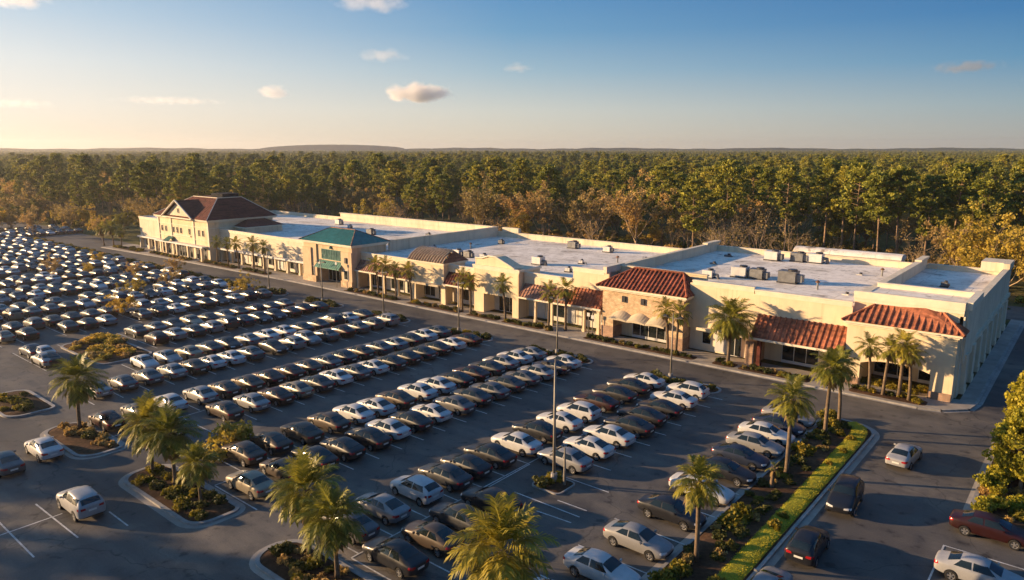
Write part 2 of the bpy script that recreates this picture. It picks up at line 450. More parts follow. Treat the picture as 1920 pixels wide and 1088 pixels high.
# pavement in front of the shops
b = MB()
walk = [(-198,74.2),(-170,76.0),(-128,77.3),(-118,77.5),(-60,77.1),(-12.2,77.1),(-10.3,77.6),(-8.4,79.5),(-8.0,82),(-8.0,127),(-9.3,127),(-9.3,81.9),(-198,81.9)]
b.prism(walk, 0, .14)
struct(b, 'pavement', M['walk'])
b = MB()
edge = walk[:10]
for i in range(len(edge)-1):
    p0 = Vector(edge[i]); p1 = Vector(edge[i+1]); d = (p1-p0).normalized(); nn = Vector((d.y,-d.x))
    q0 = p0+nn*.30; q1 = p1+nn*.30
    b.face([(*q0,.0),(*q1,.0),(*q1,.15),(*q0,.15)]); b.face([(*q0,.15),(*q1,.15),(*p1,.15),(*p0,.15)])
    q2 = q0+nn*.35; q3 = q1+nn*.35
    b.face([(*q2,.007),(*q3,.007),(*q1,.007),(*q0,.007)])
struct(b, 'kerb', M['kerb'], fix=False)
BEDS = [(-196,-181,75.6,78.2),(-178,-158,76.6,78.6),(-156,-140,77.3,79.2),(-138,-128,77.6,79.2),(-103.5,-89.5,77.55,79.3),(-87,-75.2,77.55,79.3),(-73.6,-67.4,77.55,79.2),
        (-66.6,-59.2,77.55,79.2),(-58.6,-57.6,77.6,78.8),(-52.2,-36.2,77.5,79.2),(-34,-31.2,77.6,79.4),(-30.8,-22.8,77.5,79.2),(-18.8,-11.6,77.55,79.3)]
for (x0,x1,y0,y1) in BEDS:
    b = MB(); r = min(.5, (x1-x0)*.3)
    o = rrect(x0,x1,y0,y1,r,3); i2 = inset(o,.35); n = len(o)
    mid = ((x0+x1)/2,(y0+y1)/2)
    for i in range(n):
        j = (i+1)%n
        b.face([(*o[i],.145),(*o[j],.145),(*i2[j],.21),(*i2[i],.21)])
    b.face([(*p,.21) for p in i2])
    struct(b, 'planting_bed', M['mulch'])

# painted lines
LN = MB()
def pline(x0,y0,x1,y1,w=.11):
    z = .008+(len(LN.f) % 41)*.00035
    d = Vector((x1-x0,y1-y0)).normalized(); n = Vector((-d.y,d.x))*w/2
    LN.face([(x0-n.x,y0-n.y,z),(x0+n.x,y0+n.y,z),(x1+n.x,y1+n.y,z),(x1-n.x,y1-n.y,z)])
# ------------------------------------------------------------------ the row of shops
class Shop:
    def __init__(self, name, label, cat, org, group='buildings of the shopping centre'):
        self.org = org; self.e = thing(name, label, cat, org, group=group)
    def part(self, mb, name, mats, parent=None, **k):
        o = mb.build(name, mats, parent or self.e, off=self.org, **k); return o

def ribbed(mb, poly, sp=.62, r=.11, mi=0, mi_rib=0):
    """one roof slope: flat plane + half-round ribs running up it, clipped to the outline; poly[0]->poly[1] is the eave"""
    P = [Vector(p) for p in poly]
    e = (P[1]-P[0]).normalized(); n = e.cross(P[2]-P[0]).normalized()
    if n.z < 0: n = -n
    u = n.cross(e).normalized()
    if (P[-1]-P[0]).dot(u) < 0: u = -u
    mb.face(P, mi)
    q = [((p-P[0]).dot(e), (p-P[0]).dot(u)) for p in P]
    s0 = min(a for a,_ in q); s1 = max(a for a,_ in q)
    k = int((s1-s0)/sp); off = ((s1-s0)-k*sp)/2
    for i in range(k+1):
        s = s0+off+i*sp; ts = []
        for (a,b2),(c,d) in zip(q, q[1:]+q[:1]):
            if (a-s)*(c-s) < 0: ts.append(b2+(d-b2)*(s-a)/(c-a))
        if len(ts) < 2: continue
        t0, t1 = min(ts), max(ts)
        if t1-t0 < .15: continue
        pr = []
        for g in range(6):
            th = math.pi*g/5; pr.append(e*(-r*math.cos(th)) + n*(r*math.sin(th)*1.1))
        A = P[0]+e*s+u*t0; B = P[0]+e*s+u*t1
        for g in range(5):
            mb.face([A+pr[g], A+pr[g+1], B+pr[g+1], B+pr[g]], mi_rib)
        mb.face([A+x for x in pr][::-1], mi_rib)

def hip(x0,x1,y0,y1,z0, rx0,rx1,ry0,ry1,z1, sp=.62, r=.11, back=True):
    mb = MB()
    A,B,C,D = (x0,y0,z0),(x1,y0,z0),(x1,y1,z0),(x0,y1,z0)
    a,b_,c,d = (rx0,ry0,z1),(rx1,ry0,z1),(rx1,ry1,z1),(rx0,ry1,z1)
    ribbed(mb, [A,B,b_,a], sp, r); ribbed(mb, [B,C,c,b_], sp, r) if ry1 != ry0 else ribbed(mb, [B,C,b_], sp, r)
    (ribbed(mb, [D,A,a,d], sp, r) if ry1 != ry0 else ribbed(mb, [D,A,a], sp, r))
    if back: ribbed(mb, [C,D,d,c] if ry1 != ry0 else [C,D,a,b_], sp, r)
    if ry1 != ry0: mb.face([a,b_,c,d])
    return mb

def ridges(pairs, r=.14):
    mb = MB()
    for a, c in pairs: mb.tube([a, c], [r, r], 6)
    return mb

def eave(x0,x1,y0,y1,z, h=.28, w=.18):
    mb = MB(); mb.box(x0,x1,y0,y1,z-h,z-.004); mb.box(x0+.25,x1-.25,y0+.25,y1-.25,z-h-.22,z-h-.003); return mb

def cornice(mb, x0,x1,y,z, d=.16):
    """stepped moulding standing proud of a wall that faces -y, top at z"""
    if mb is not None and not isinstance(mb, MB):
        S_ = mb; mb = MB(); cornice(mb,x0,x1,y,z,d); S_.part(mb,'cornice',M['trim']); return
    mb.box(x0,x1,y-d,y+.32,z-.16,z); mb.box(x0+.04,x1-.04,y-d*.6,y-.003,z-.42,z-.163); mb.box(x0+.06,x1-.06,y-d*.3,y-.003,z-.62,z-.423)

def window(S, x0,x1,z0,z1,y, nx=2, nz=1, kind='window', mat='shop_glass', frame='white_metal', t=.07, kick=0.0):
    f = MB(); d = .10
    f.box(x0,x1,y-d,y,z0,z0+t+kick); f.box(x0,x1,y-d,y,z1-t,z1)
    f.box(x0,x0+t,y-d,y,z0+t+kick,z1-t); f.box(x1-t,x1,y-d,y,z0+t+kick,z1-t)
    for i in range(1,nx):
        x = x0+(x1-x0)*i/nx; f.box(x-t/2,x+t/2,y-d,y,z0+t+kick,z1-t)
    for i in range(1,nz):
        z = z0+(z1-z0)*i/nz; f.box(x0+t,x1-t,y-d*.8,y,z-t/2,z+t/2)
    w = S.part(f, kind, M[frame])
    g = MB(); g.box(x0+t*.6,x1-t*.6,y-.05,y-.02,z0+t*.6+kick,z1-t*.6)
    S.part(g, 'pane', M[mat], w)
    return w

def front_wall(S, x0,x1,y,zb,zt,mat='stucco',depth=.4):
    b = MB(); b.box(x0,x1,y,y+depth,zb,zt); return S.part(b,'wall',M[mat])

def flat_roof(S, x0,x1,y0,y1,z):
    b = MB(); b.box(x0,x1,y0,y1,z-.3,z); return S.part(b,'flat_roof',M['roofing'])

def storefront(S, x0,x1,y,zt=3.05, spec=(), mat='store'):
    """recessed shop front; spec = (kind, x0, x1) pieces"""
    b = MB(); b.box(x0,x1,y,y+.3,.14,zt); S.part(b,'shop_wall',M[mat])
    for s in spec:
        k, a, c = s[:3]
        if k == 'w': window(S,a,c,.75,2.75,y-.002, nx=max(1,round((c-a)/1.3)))
        elif k == 'd':
            w = window(S,a,c,.15,2.75,y-.002,nx=max(2,round((c-a)/1.1)),kind='door')
        elif k == 'g': window(S,a,c,.15,2.85,y-.002,nx=max(2,round((c-a)/1.25)),nz=1,kind='window',kick=.28)
        elif k == 'n': window(S,a,c,1.05,2.6,y-.002,nx=1)
        elif k == 'p':
            g = MB(); g.box(a,c,y-.06,y-.002,.35,2.8); g.box(a+.08,c-.08,y-.085,y-.062,.5,2.65); S.part(g,'panel',M['white_metal'])

def columns(S, xs, y, zt=3.0, w=.55, mat='stucco', base=None):
    for x in xs:
        b = MB(); b.box(x-w/2,x+w/2,y,y+w,.14,zt); b.box(x-w/2-.06,x+w/2+.06,y-.06,y+w+.06,.14,.55); b.box(x-w/2-.05,x+w/2+.05,y-.05,y+w+.05,zt-.3,zt-.004)
        S.part(b,'column',M[mat])

def canopy(S, x0,x1,y,z, d=1.3, mat='white_metal', t=.22, name='canopy'):
    b = MB(); b.box(x0,x1,y-d,y-.003,z,z+t); b.box(x0-.05,x1+.05,y-d-.06,y-d+.02,z-.08,z+t+.06); return S.part(b,name,M[mat])

def awning(S, x0,x1,y,z0,z1,d, mat, sp=.55, r=.08, ends=True):
    mb = MB(); ribbed(mb, [(x0,y-d,z0),(x1,y-d,z0),(x1-.0,y,z1),(x0+.0,y,z1)], sp, r)
    mb.face([(x0,y-d,z0-.1),(x1,y-d,z0-.1),(x1,y-d,z0),(x0,y-d,z0)]); mb.face([(x0,y-d,z0-.1),(x0,y-d,z0),(x0,y,z1),(x0,y,z1-.1)]); mb.face([(x1,y-d,z0-.1),(x1,y-d,z0),(x1,y,z1),(x1,y,z1-.1)])
    mb.face([(x0,y-d,z0-.1),(x1,y-d,z0-.1),(x1,y,z0-.1),(x0,y,z0-.1)])
    a = S.part(mb,'awning',M[mat])
    f = MB(); f.box(x0-.06,x1+.06,y-d-.12,y-d-.003,z0-.22,z0+.02)
    S.part(f,'fascia',M['trim'],a); return a

GZ = .14
# ---- anchor store with the red hip roof (far end)
S = Shop('anchor_store','two-storey cream anchor store under a dark red hip roof with a gable','store',(-165,80,0))
b = MB(); b.box(-190,-177.2,81,104,GZ-.1,3.0); b.box(-190,-177.2,80.6,104,3.0,7.75); S.part(b,'wing_wall',M['stucco3'])
b = MB(); b.box(-189.6,-177.3,81,103.6,7.70,7.78); S.part(b,'flat_roof',M['roofing'])
b = MB(); cornice(S,-190.1,-177.1,80.6,8.05); b.box(-190.1,-189.7,80.95,104,7.6,8.05); S.part(b,'cornice',M['trim'])
storefront(S,-189.4,-177.5,80.985,2.9,[('w',-188,-185.5),('w',-184.6,-182),('w',-181,-178.4)])
columns(S,[-189.6,-185,-181.4],80.2,3.0,.6,'stucco3'); canopy(S,-189.9,-177.3,80.6,3.0,.9)
b = MB(); b.box(-177.2,-153.2,79.6,95.6,GZ-.1,8.95); S.part(b,'wall',M['stucco'])
b = MB()
for z in (4.6, 7.4): b.box(-177.3,-153.1,79.48,95.7,z,z+.16)
for x in (-177.3,-171.0,-160.2,-153.7): b.box(x,x+.6,79.44,79.597,.2,8.9)
S.part(b,'trim',M['trim'])
e_ = eave(-178.0,-152.4,78.9,96.3,9.35,.3); S.part(e_,'eave',M['trim'])
mb = hip(-178.1,-152.3,78.8,96.4,9.35,-169.6,-158.4,85.0,91.0,13.7,1.1,.035); S.part(mb,'roof',M['tile_dark'])
S.part(ridges([((-178.1,78.8,9.4),(-169.6,85.0,13.72)),((-152.3,78.8,9.4),(-158.4,85.0,13.72)),((-169.6,85.0,13.74),(-158.4,85.0,13.74)),((-158.4,85.0,13.74),(-158.4,91.0,13.74)),((-152.3,96.4,9.4),(-158.4,91.0,13.72))],.09),'ridge_cap',M['trim'])
# gable dormer
b = MB(); gx0,gx1,gp = -173.0,-158.6,13.2
b.face([(gx0+.7,79.2,9.35),(gx1-.7,79.2,9.35),((gx0+gx1)/2,79.2,gp-.45)]); S.part(b,'gable_wall',M['stucco3'])
b = MB(); xm = (gx0+gx1)/2
ribbed(b,[(gx0,89,9.38),(gx0,78.6,9.38),(xm,78.6,gp),(xm,89,gp)],1.1,.03); ribbed(b,[(gx1,78.6,9.38),(gx1,89,9.38),(xm,89,gp),(xm,78.6,gp)],1.1,.03); S.part(b,'gable_roof',M['tile_dark'])
b = MB()
for (xa,za,xc,zc) in ((gx0,9.3,xm,gp+.03),(gx1,9.3,xm,gp+.03)): b.tube([(xa,78.55,za),(xc,78.55,zc)],[.2,.2],6)
b.box(gx0,gx1,78.5,79.2,9.08,9.346); S.part(b,'gable_trim',M['trim'])
window(S,xm-.4,xm+.4,10.3,11.4,79.19,1,1,frame='trim',t=.05)
for x in (-175.4,-173.4,-169.6,-167.8,-166.0,-162.0,-157.6,-155.8): window(S,x-.4,x+.4,5.5,6.9,79.595,1,1,frame='trim',t=.05)
b = MB(); b.box(-169.5,-161.5,79.35,79.59,5.0,5.28); S.part(b,'sign_band',M['trim'])
window(S,-175.8,-171.6,.2,3.0,79.598,3,1,'door'); window(S,-170,-161,.2,3.1,79.598,7,1,'door'); window(S,-159.4,-154.6,.2,3.0,79.598,4,1)
canopy(S,-176.6,-153.8,79.6,3.25,1.5)
mb = MB(); ribbed(mb,[(-172.4,77.9,3.5),(-169.6,77.9,3.5),(-169.6,79.5,4.5),(-172.4,79.5,4.5)],.4,.05); S.part(mb,'awning',M['green_cloth'])
columns(S,[-176.3,-170.8,-165.6,-160.4,-154.2],77.9,3.2,.5,'stucco')
# equipment screen on the flat top
b = MB(); b.box(-164.0,-158.8,86.5,90.6,13.73,14.6); S.part(b,'equipment_screen',M['screen'])
# lower block at the side with a lean-to roof
b = MB(); b.box(-153.1,-148.4,86,95,6.0,7.55); S.part(b,'side_wall',M['stucco3'])
mb = MB(); ribbed(mb,[(-147.9,85.4,7.6),(-147.9,95.4,7.6),(-153.0,93,9.0),(-153.0,89,9.0)],1.1,.03); ribbed(mb,[(-153.0,85.4,7.6),(-147.9,85.4,7.6),(-153.0,89,9.0)],1.1,.03); S.part(mb,'side_roof',M['tile_dark'])
b = MB(); b.box(-153.1,-147.7,85.2,95.6,7.45,7.592); S.part(b,'side_eave',M['trim'])
# right wing with its arcade
front_wall(S,-153.2,-118.2,82,2.9,7.0,'stucco3')
b = MB(); cornice(S,-153.1,-118.2,82,7.3); b.box(-153.1,-118.2,81.93,81.998,5.6,5.75); S.part(b,'cornice',M['trim'])
storefront(S,-153.1,-118.3,83.2,3.2,[('p',-152,-150.2),('w',-149.2,-146.4),('p',-145.6,-143.8),('w',-142.6,-139.8),('d',-138.6,-136.6),('w',-135.8,-133),('p',-132,-130.2),('w',-129.2,-126.4),('d',-125.4,-123.4),('n',-121.8,-120.2)])
b = MB(); b.box(-153.1,-118.3,82.41,84,2.95,3.1); S.part(b,'soffit',M['store'])
columns(S,[-152.6+4.3*i for i in range(8)],82.0-.3,2.95,.5,'stucco3')
canopy(S,-152.8,-119,81.68,2.98,.9)
flat_roof(S,-189.7,-103.8,82.4,119,6.1)
b = MB(); b.box(-190,-104,119,119.4,-.0,7.0); b.box(-158,-104,118.9,119.5,7.003,8.0); b.box(-158.3,-103.6,118.75,119.65,8.003,8.12); b.box(-190,-189.6,104,119,0,7.0); S.part(b,'back_parapet',M['stucco3'])

# ---- tower unit with the green metal roof
S = Shop('tower_shop','tan corner tower shop under a green metal hip roof','store',(-111,80,0))
b = MB(); b.box(-118.1,-114.2,80,88,GZ-.1,7.6); b.box(-105.6,-103.5,80,88,GZ-.1,7.6); b.box(-114.2,-105.6,80.25,88,3.2,7.6); b.box(-114.2,-105.6,82.5,88,GZ-.1,3.2); S.part(b,'wall',M['stucco2'])
b = MB(); b.box(-106.4,-103.4,79.75,79.997,.14,6.6); S.part(b,'pilaster',M['stucco2']); b = MB(); b.box(-118.2,-115.6,79.75,79.997,.14,6.6); S.part(b,'pilaster',M['stucco2'])
b = MB(); b.box(-106.5,-103.35,79.6,80.0,.14,1.3); S.part(b,'stone_base',M['stone']); b = MB(); b.box(-118.3,-114.1,79.6,80.0,.14,1.3); S.part(b,'stone_base',M['stone'])
S.part(eave(-118.6,-103.0,79.5,88.4,7.95,.3),'eave',M['trim'])
S.part(hip(-118.7,-102.9,79.4,88.5,7.95,-114.6,-107.2,83.9,83.9,10.1,.45,.05),'roof',M['green_metal'])
S.part(ridges([((-118.7,79.4,8.0),(-114.6,83.9,10.12)),((-102.9,79.4,8.0),(-107.2,83.9,10.12)),((-114.6,83.9,10.14),(-107.2,83.9,10.14)),((-102.9,88.5,8.0),(-107.2,83.9,10.12))],.1),'ridge_cap',M['tile_pink'])
window(S,-112.8,-106.9,4.7,6.6,80.245,4,1,mat='teal_glass',frame='green_metal')
mb = MB(); ribbed(mb,[(-113.6,79.0,3.35),(-106.2,79.0,3.35),(-106.2,80.2,4.5),(-113.6,80.2,4.5)],.6,.05); mb.face([(-113.6,79.0,3.2),(-106.2,79.0,3.2),(-106.2,79.0,3.35),(-113.6,79.0,3.35)]); S.part(mb,'awning',M['green_cloth'])
window(S,-113.9,-105.9,.16,3.1,82.49,7,1,'door')
window(S,-117.3,-115.0,1.0,3.1,79.99,2,1); window(S,-105.6,-104.4,1.6,3.3,79.74,1,1)
b = MB(); b.tube([(-109.9,80.15,6.8),(-109.9,80.15,7.4)],[.35,.1],6); S.part(b,'ornament',M['green_metal'])
b = MB(); b.box(-105.2,-104.7,79.55,79.74,4.6,5.6); S.part(b,'wall_lamp',M['dark_metal'])

# ---- row of small shops with maroon awnings
S = Shop('small_shops','long low cream shop block with maroon awnings and a brown tiled turret','store',(-78,82,0))
front_wall(S,-103.5,-89,82,2.9,6.3); front_wall(S,-81.4,-74.6,82,2.9,6.3); front_wall(S,-65.6,-56.8,82,2.9,6.8)
cornice(S,-103.4,-89,82,6.6); cornice(S,-81.4,-74.6,82,6.6); cornice(S,-65.6,-56.9,82,7.1)
awning(S,-103.6,-97.6,82,3.5,5.2,1.5,'tile_pink'); awning(S,-97.4,-89.2,82,3.3,4.9,1.5,'tile_pink')
awning(S,-81.2,-74.8,82,3.6,5.4,1.5,'tile_dark'); awning(S,-65.4,-56.9,82,3.6,5.4,1.6,'tile_pink')
storefront(S,-103.4,-74.7,83.4,3.2,[('g',-102.6,-98.2),('g',-97,-93.6),('d',-92.8,-90.6),('g',-89.4,-85.8),('d',-85,-82.6),('w',-80.8,-78),('p',-77.2,-75.2)])
storefront(S,-74.7,-56.8,83.3,3.2,[('d',-71.6,-67.2),('p',-64.8,-62.6),('w',-61.6,-59),('p',-58.6,-57.2)])
b = MB(); b.box(-103.4,-56.8,82.41,84,2.95,3.1); S.part(b,'soffit',M['store'])
columns(S,[-103,-99.4,-95.8,-92.2],80.6,3.3,.35,'stucco'); columns(S,[-81.0,-77.9],80.7,3.4,.35,'stucco'); columns(S,[-62.5,-59.5],80.6,3.4,.35,'stucco')
# brown tiled turret
b = MB(); b.box(-89,-81.4,81,86,3.1,6.5); b.box(-89,-88.1,81,83,GZ,3.1); b.box(-82.3,-81.4,81,83,GZ,3.1); S.part(b,'turret_wall',M['stucco'])
S.part(eave(-89.4,-81.0,80.6,86.4,6.85,.25),'eave',M['trim'])
mb = MB()
pr = [(80.5,6.85),(81.4,7.75),(82.6,8.35),(84.0,8.6)]
for (ya,za),(yb,zb) in zip(pr,pr[1:]): ribbed(mb,[(-89.5,ya,za),(-80.9,ya,za),(-80.9+.35*(yb-80.5)*-1,yb,zb),(-89.5+.0*(yb-80.5),yb,zb)],.62,.15,0,1)
mb.face([(-80.9,80.5,6.85),(-80.9,86.4,6.85),(-82.1,84,8.6)]); mb.face([(-89.5,80.5,6.85),(-89.5,84,8.6),(-89.5,86.4,6.85)]); mb.face([(-89.5,84,8.6),(-82.1,84,8.6),(-80.9,86.4,6.85),(-89.5,86.4,6.85)])
S.part(mb,'turret_roof',[M['tile_brown'],M['slat']])
b = MB(); b.box(-88.4,-82,80.9,80.997,3.2,3.5); S.part(b,'trim',M['trim']); canopy(S,-88.6,-81.8,81,3.1,1.0,'canvas')
# pediment block
b = MB(); b.box(-74.6,-65.7,80.8,86,3.1,7.2); b.box(-74.6,-72.6,80.8,83.3,GZ,3.1); b.box(-66.9,-65.7,80.8,83.3,GZ,3.1); S.part(b,'block_wall',M['stucco'])
b = MB(); cornice(S,-74.8,-65.5,80.8,7.45); b.box(-65.68,-65.4,80.6,86,7.1,7.45); S.part(b,'cornice',M['trim'])
b = MB()
pts = [(-74.4,7.46),(-74.4,8.5),(-72.9,8.55),(-71.6,8.95),(-70.2,8.9),(-68.6,8.3),(-67.2,7.75),(-66.6,7.46)]
b.face([(x,80.95,z) for x,z in pts]); b.face([(x,83.2,z) for x,z in pts][::-1])
for (xa,za),(xb,zb) in zip(pts,pts[1:]): b.face([(xa,80.95,za),(xb,80.95,zb),(xb,83.2,zb),(xa,83.2,za)])
S.part(b,'pediment',M['stucco'])
b = MB()
for (xa,za),(xb,zb) in zip(pts[1:-1],pts[2:]): b.tube([(xa,80.9,za),(xb,80.9,zb)],[.13,.13],5)
S.part(b,'pediment_trim',M['trim'])
flat_roof(S,-103.3,-52.3,82.6,119.4,6.0)
b = MB(); b.box(-103.5,-103.05,88.5,119.5,5.8,7.95); b.box(-103.65,-102.9,88.4,119.6,7.953,8.1); S.part(b,'party_parapet',M['stucco3'])
b = MB(); b.box(-103.3,-52.3,119.4,119.8,0,7.0); b.box(-103.4,-52.3,119.3,119.9,7.003,7.12); b.box(-101.5,-97,119.2,120.0,7.123,8.1); S.part(b,'back_parapet',M['stucco3'])

# ---- shops with the brick tower
S = Shop('brick_tower_shop','cream shop block with a tan stone tower under a red barrel-tile roof','store',(-38,82,0))
front_wall(S,-56.8,-50.9,82,2.9,8.6); front_wall(S,-39.1,-31,82,2.9,8.6); front_wall(S,-31,-20.1,82,2.9,8.2)
b = MB(); cornice(S,-56.9,-51.6,82,8.75,.1); cornice(S,-38.8,-30.95,82,9.0,.12); cornice(S,-30.9,-20.1,82,8.75,.2); b.box(-51.7,-51.2,81.8,86.5,8.4,9.3)
S.part(b,'cornice',M['trim'])
b = MB(); b.box(-51.6,-38.6,85.6,86.0,6.0,8.9); b.box(-51.7,-38.5,85.45,86.15,8.903,9.1); S.part(b,'parapet',M['stucco'])
awning(S,-56.5,-51.1,82,3.7,5.9,1.7,'tile_orange')
storefront(S,-56.7,-51.1,83.3,3.2,[('n',-55.4,-54.2),('n',-52.8,-51.8)]); columns(S,[-54.0,-51.6],80.5,3.5,.4,'stucco')
# tower
b = MB(); b.box(-50.9,-39.1,80.5,84.4,3.15,6.75); b.box(-50.9,-49.2,80.5,83,GZ,3.15); b.box(-41.0,-39.1,80.5,83,GZ,3.15); S.part(b,'tower_wall',M['stone'])
b = MB(); b.box(-51.0,-49.1,80.35,83,GZ,1.6); S.part(b,'stone_base',M['stone2']); b = MB(); b.box(-41.1,-39.0,80.35,83,GZ,1.6); S.part(b,'stone_base',M['stone2'])
S.part(eave(-51.5,-38.5,79.9,85.2,7.05,.3),'eave',M['trim'])
S.part(hip(-51.6,-38.4,79.8,85.3,7.05,-47.6,-40.6,83.2,83.2,9.35,.58,.13),'roof',M['tile_red'])
S.part(ridges([((-51.6,79.8,7.1),(-47.6,83.2,9.4)),((-38.4,79.8,7.1),(-40.6,83.2,9.4)),((-47.6,83.2,9.42),(-40.6,83.2,9.42)),((-38.4,85.3,7.1),(-40.6,83.2,9.4))],.16),'ridge_cap',M['tile_red'])
storefront(S,-49.3,-40.9,82.6,3.2,[('g',-47.4,-41.3)],'stucco')
b = MB()
nb = 3
for i in range(nb):
    xa = -49.2+i*8.2/nb; xb = xa+8.2/nb-.06; xm2 = (xa+xb)/2
    arc = [(xa+(xb-xa)*k/8, math.sin(math.pi*k/8)) for k in range(9)]
    for (x1_,h1),(x2_,h2) in zip(arc,arc[1:]):
        b.face([(x1_,79.2,3.0+.25*h1),(x2_,79.2,3.0+.25*h2),(x2_,80.45,3.5+.55*h2),(x1_,80.45,3.5+.55*h1)])
        b.face([(x1_,79.2,2.85+.1*h1),(x2_,79.2,2.85+.1*h2),(x2_,79.2,3.0+.25*h2),(x1_,79.2,3.0+.25*h1)])
S.part(b,'awning',M['canvas'])
for x in (-47.6,-44.8): 
    b = MB(); b.box(x-.25,x+.25,80.3,80.497,5.2,6.0); S.part(b,'wall_lamp',M['dark_metal'])
# right of the tower
storefront(S,-39.0,-31.0,82.35,3.0,[('n',-37.3,-36.1),('p',-35.6,-34.2),('d',-33.9,-32.2)],'stucco3'); canopy(S,-37.6,-31.4,82,3.0,.8,'stucco3',.2)
awning(S,-30.3,-20.15,82,3.55,5.9,2.3,'tile_orange',.62,.12)
storefront(S,-30.9,-20.2,83.6,3.2,[('g',-27.8,-23.6),('w',-22.2,-20.6)],'stucco'); columns(S,[-29.3],80.0,3.5,.4,'tile_dark'); 
b = MB(); b.box(-30.9,-29.9,80.2,83.6,GZ,2.9); S.part(b,'stone_pier',M['stone2'])
b = MB(); b.box(-39,-20.2,82.41,83.9,2.96,3.1); S.part(b,'soffit',M['store'])
flat_roof(S,-51.8,-20.3,82.9,118.4,7.5)
b = MB(); b.box(-52.25,-51.8,82.75,119,5.8,8.85); b.box(-52.4,-51.65,82.75,119.1,8.853,9.0); b.box(-52.5,-51.55,114,119.2,9.003,9.25); S.part(b,'party_parapet',M['stucco3'])
b = MB(); b.box(-51.8,-20.3,118.4,118.8,0,8.3); b.box(-51.6,-20.4,118.3,118.9,8.303,8.42); S.part(b,'back_parapet',M['stucco3'])

# ---- end shop
S = Shop('end_shop','large cream end shop with a white side wall and curved red tile hood','store',(-15,82,0))
b = MB(); b.box(-20.1,-9.9,80.5,82.5,3.1,6.9); b.box(-20.1,-18.5,80.5,82.5,GZ-.1,3.1); b.box(-11.9,-9.9,80.5,82.5,GZ-.1,3.1); S.part(b,'wall',M['stucco'])
b = MB(); b.box(-20.1,-9.9,82.5,83.0,3.1,9.5); S.part(b,'upper_wall',M['stucco'])
b = MB(); b.box(-20.2,-9.85,82.34,83.02,9.1,9.9); b.box(-20.15,-9.88,82.42,82.497,8.75,9.097); b.box(-10.0,-9.3,83.02,90.6,9.1,9.9); S.part(b,'cornice',M['trim'])
S.part(eave(-20.5,-9.5,80.1,82.45,7.05,.25),'eave',M['trim'])
mb = MB()
ribbed(mb,[(-20.6,80.0,7.05),(-9.3,80.0,7.05),(-11.6,82.45,8.6),(-13.3,82.45,8.95),(-16.4,82.45,8.95),(-18.0,82.45,8.6)],.62,.13)
ribbed(mb,[(-9.3,80.0,7.05),(-9.3,82.6,7.05),(-11.6,82.47,8.6)],.62,.12); mb.face([(-9.3,82.6,7.05),(-11.6,82.6,7.05),(-11.6,82.47,8.6)]); ribbed(mb,[(-20.6,82.45,7.05),(-20.6,80.0,7.05),(-18.0,82.45,8.6)],.62,.12)
S.part(mb,'tile_hood',M['tile_orange'])
S.part(ridges([((-9.3,80.0,7.1),(-11.6,82.4,8.65)),((-20.6,80.0,7.1),(-18.0,82.4,8.65))],.15),'ridge_cap',M['tile_orange'])
b = MB(); b.box(-11.95,-9.85,80.35,80.497,.14,.9); S.part(b,'stone_base',M['stone2']); b = MB(); b.box(-20.15,-18.55,80.35,80.497,.14,.9); S.part(b,'stone_base',M['stone2'])
b = MB()
for k in range(10):
    xa = -18.5+6.6*k/10; xb = -18.5+6.6*(k+1)/10
    za = 3.1-.5*abs(2*k/10-1)**2.5; zb = 3.1-.5*abs(2*(k+1)/10-1)**2.5
    b.face([(xa,80.49,za),(xb,80.49,zb),(xb,80.49,3.2),(xa,80.49,3.2)]); b.face([(xa,80.49,za),(xb,80.49,zb),(xb,82.4,zb),(xa,82.4,za)])
S.part(b,'arch',M['stucco'])
storefront(S,-20,-10.2,85.5,3.1,[('g',-18.2,-14.6),('g',-13.8,-11.2)],'stucco')
b = MB(); b.box(-20.05,-18.6,82.5,85.5,GZ-.1,3.1); b.box(-20.05,-10.2,82.5,85.8,3.103,3.3); S.part(b,'porch_wall',M['stucco'])
# side wall with bays
b = MB(); b.box(-10.2,-9.75,82.5,123,GZ-.1,8.5); S.part(b,'side_wall',M['stucco3'])
b = MB(); b.box(-10.3,-9.55,83.03,90.6,3.6,9.08); b.box(-10.25,-9.5,90.6,123.1,4.3,4.75); b.box(-10.3,-9.6,90.6,118,8.503,8.75); b.box(-10.35,-9.55,118,123.2,8.503,9.45)
S.part(b,'side_trim',M['stucco3'])
for i in range(8):
    y = 84.0+i*4.85
    b = MB(); b.box(-9.747,-9.35,y,y+1.5,GZ,4.3); b.box(-9.747,-9.28,y-.08,y+1.58,GZ,.8); S.part(b,'pilaster',M['stucco3'])
flat_roof(S,-19.7,-10.2,90.6,119,7.7); flat_roof(S,-19.7,-10.2,83.0,90.2,9.2)
b = MB(); b.box(-19.7,-10.0,90.2,90.6,7.0,9.65); b.box(-19.75,-10.0,90.1,90.7,9.653,9.75); S.part(b,'inner_parapet',M['trim'])
b = MB(); b.box(-20.2,-19.7,83.0,119.2,6.5,9.1); b.box(-20.35,-19.55,83.05,119.3,9.103,9.25); b.box(-20.4,-19.5,114,119.4,9.253,9.5); S.part(b,'party_parapet',M['stucco3'])
b = MB(); b.box(-19.7,-10.2,119,119.4,0,8.3); b.box(-19.55,-13,118.9,119.5,8.303,8.42); b.box(-13.0,-10.36,118.8,123.1,8.153,9.45); S.part(b,'back_parapet',M['stucco3'])
b = MB(); b.box(-13,-10.2,119.4,123,0,8.15); S.part(b,'corner_wall',M['stucco3'])

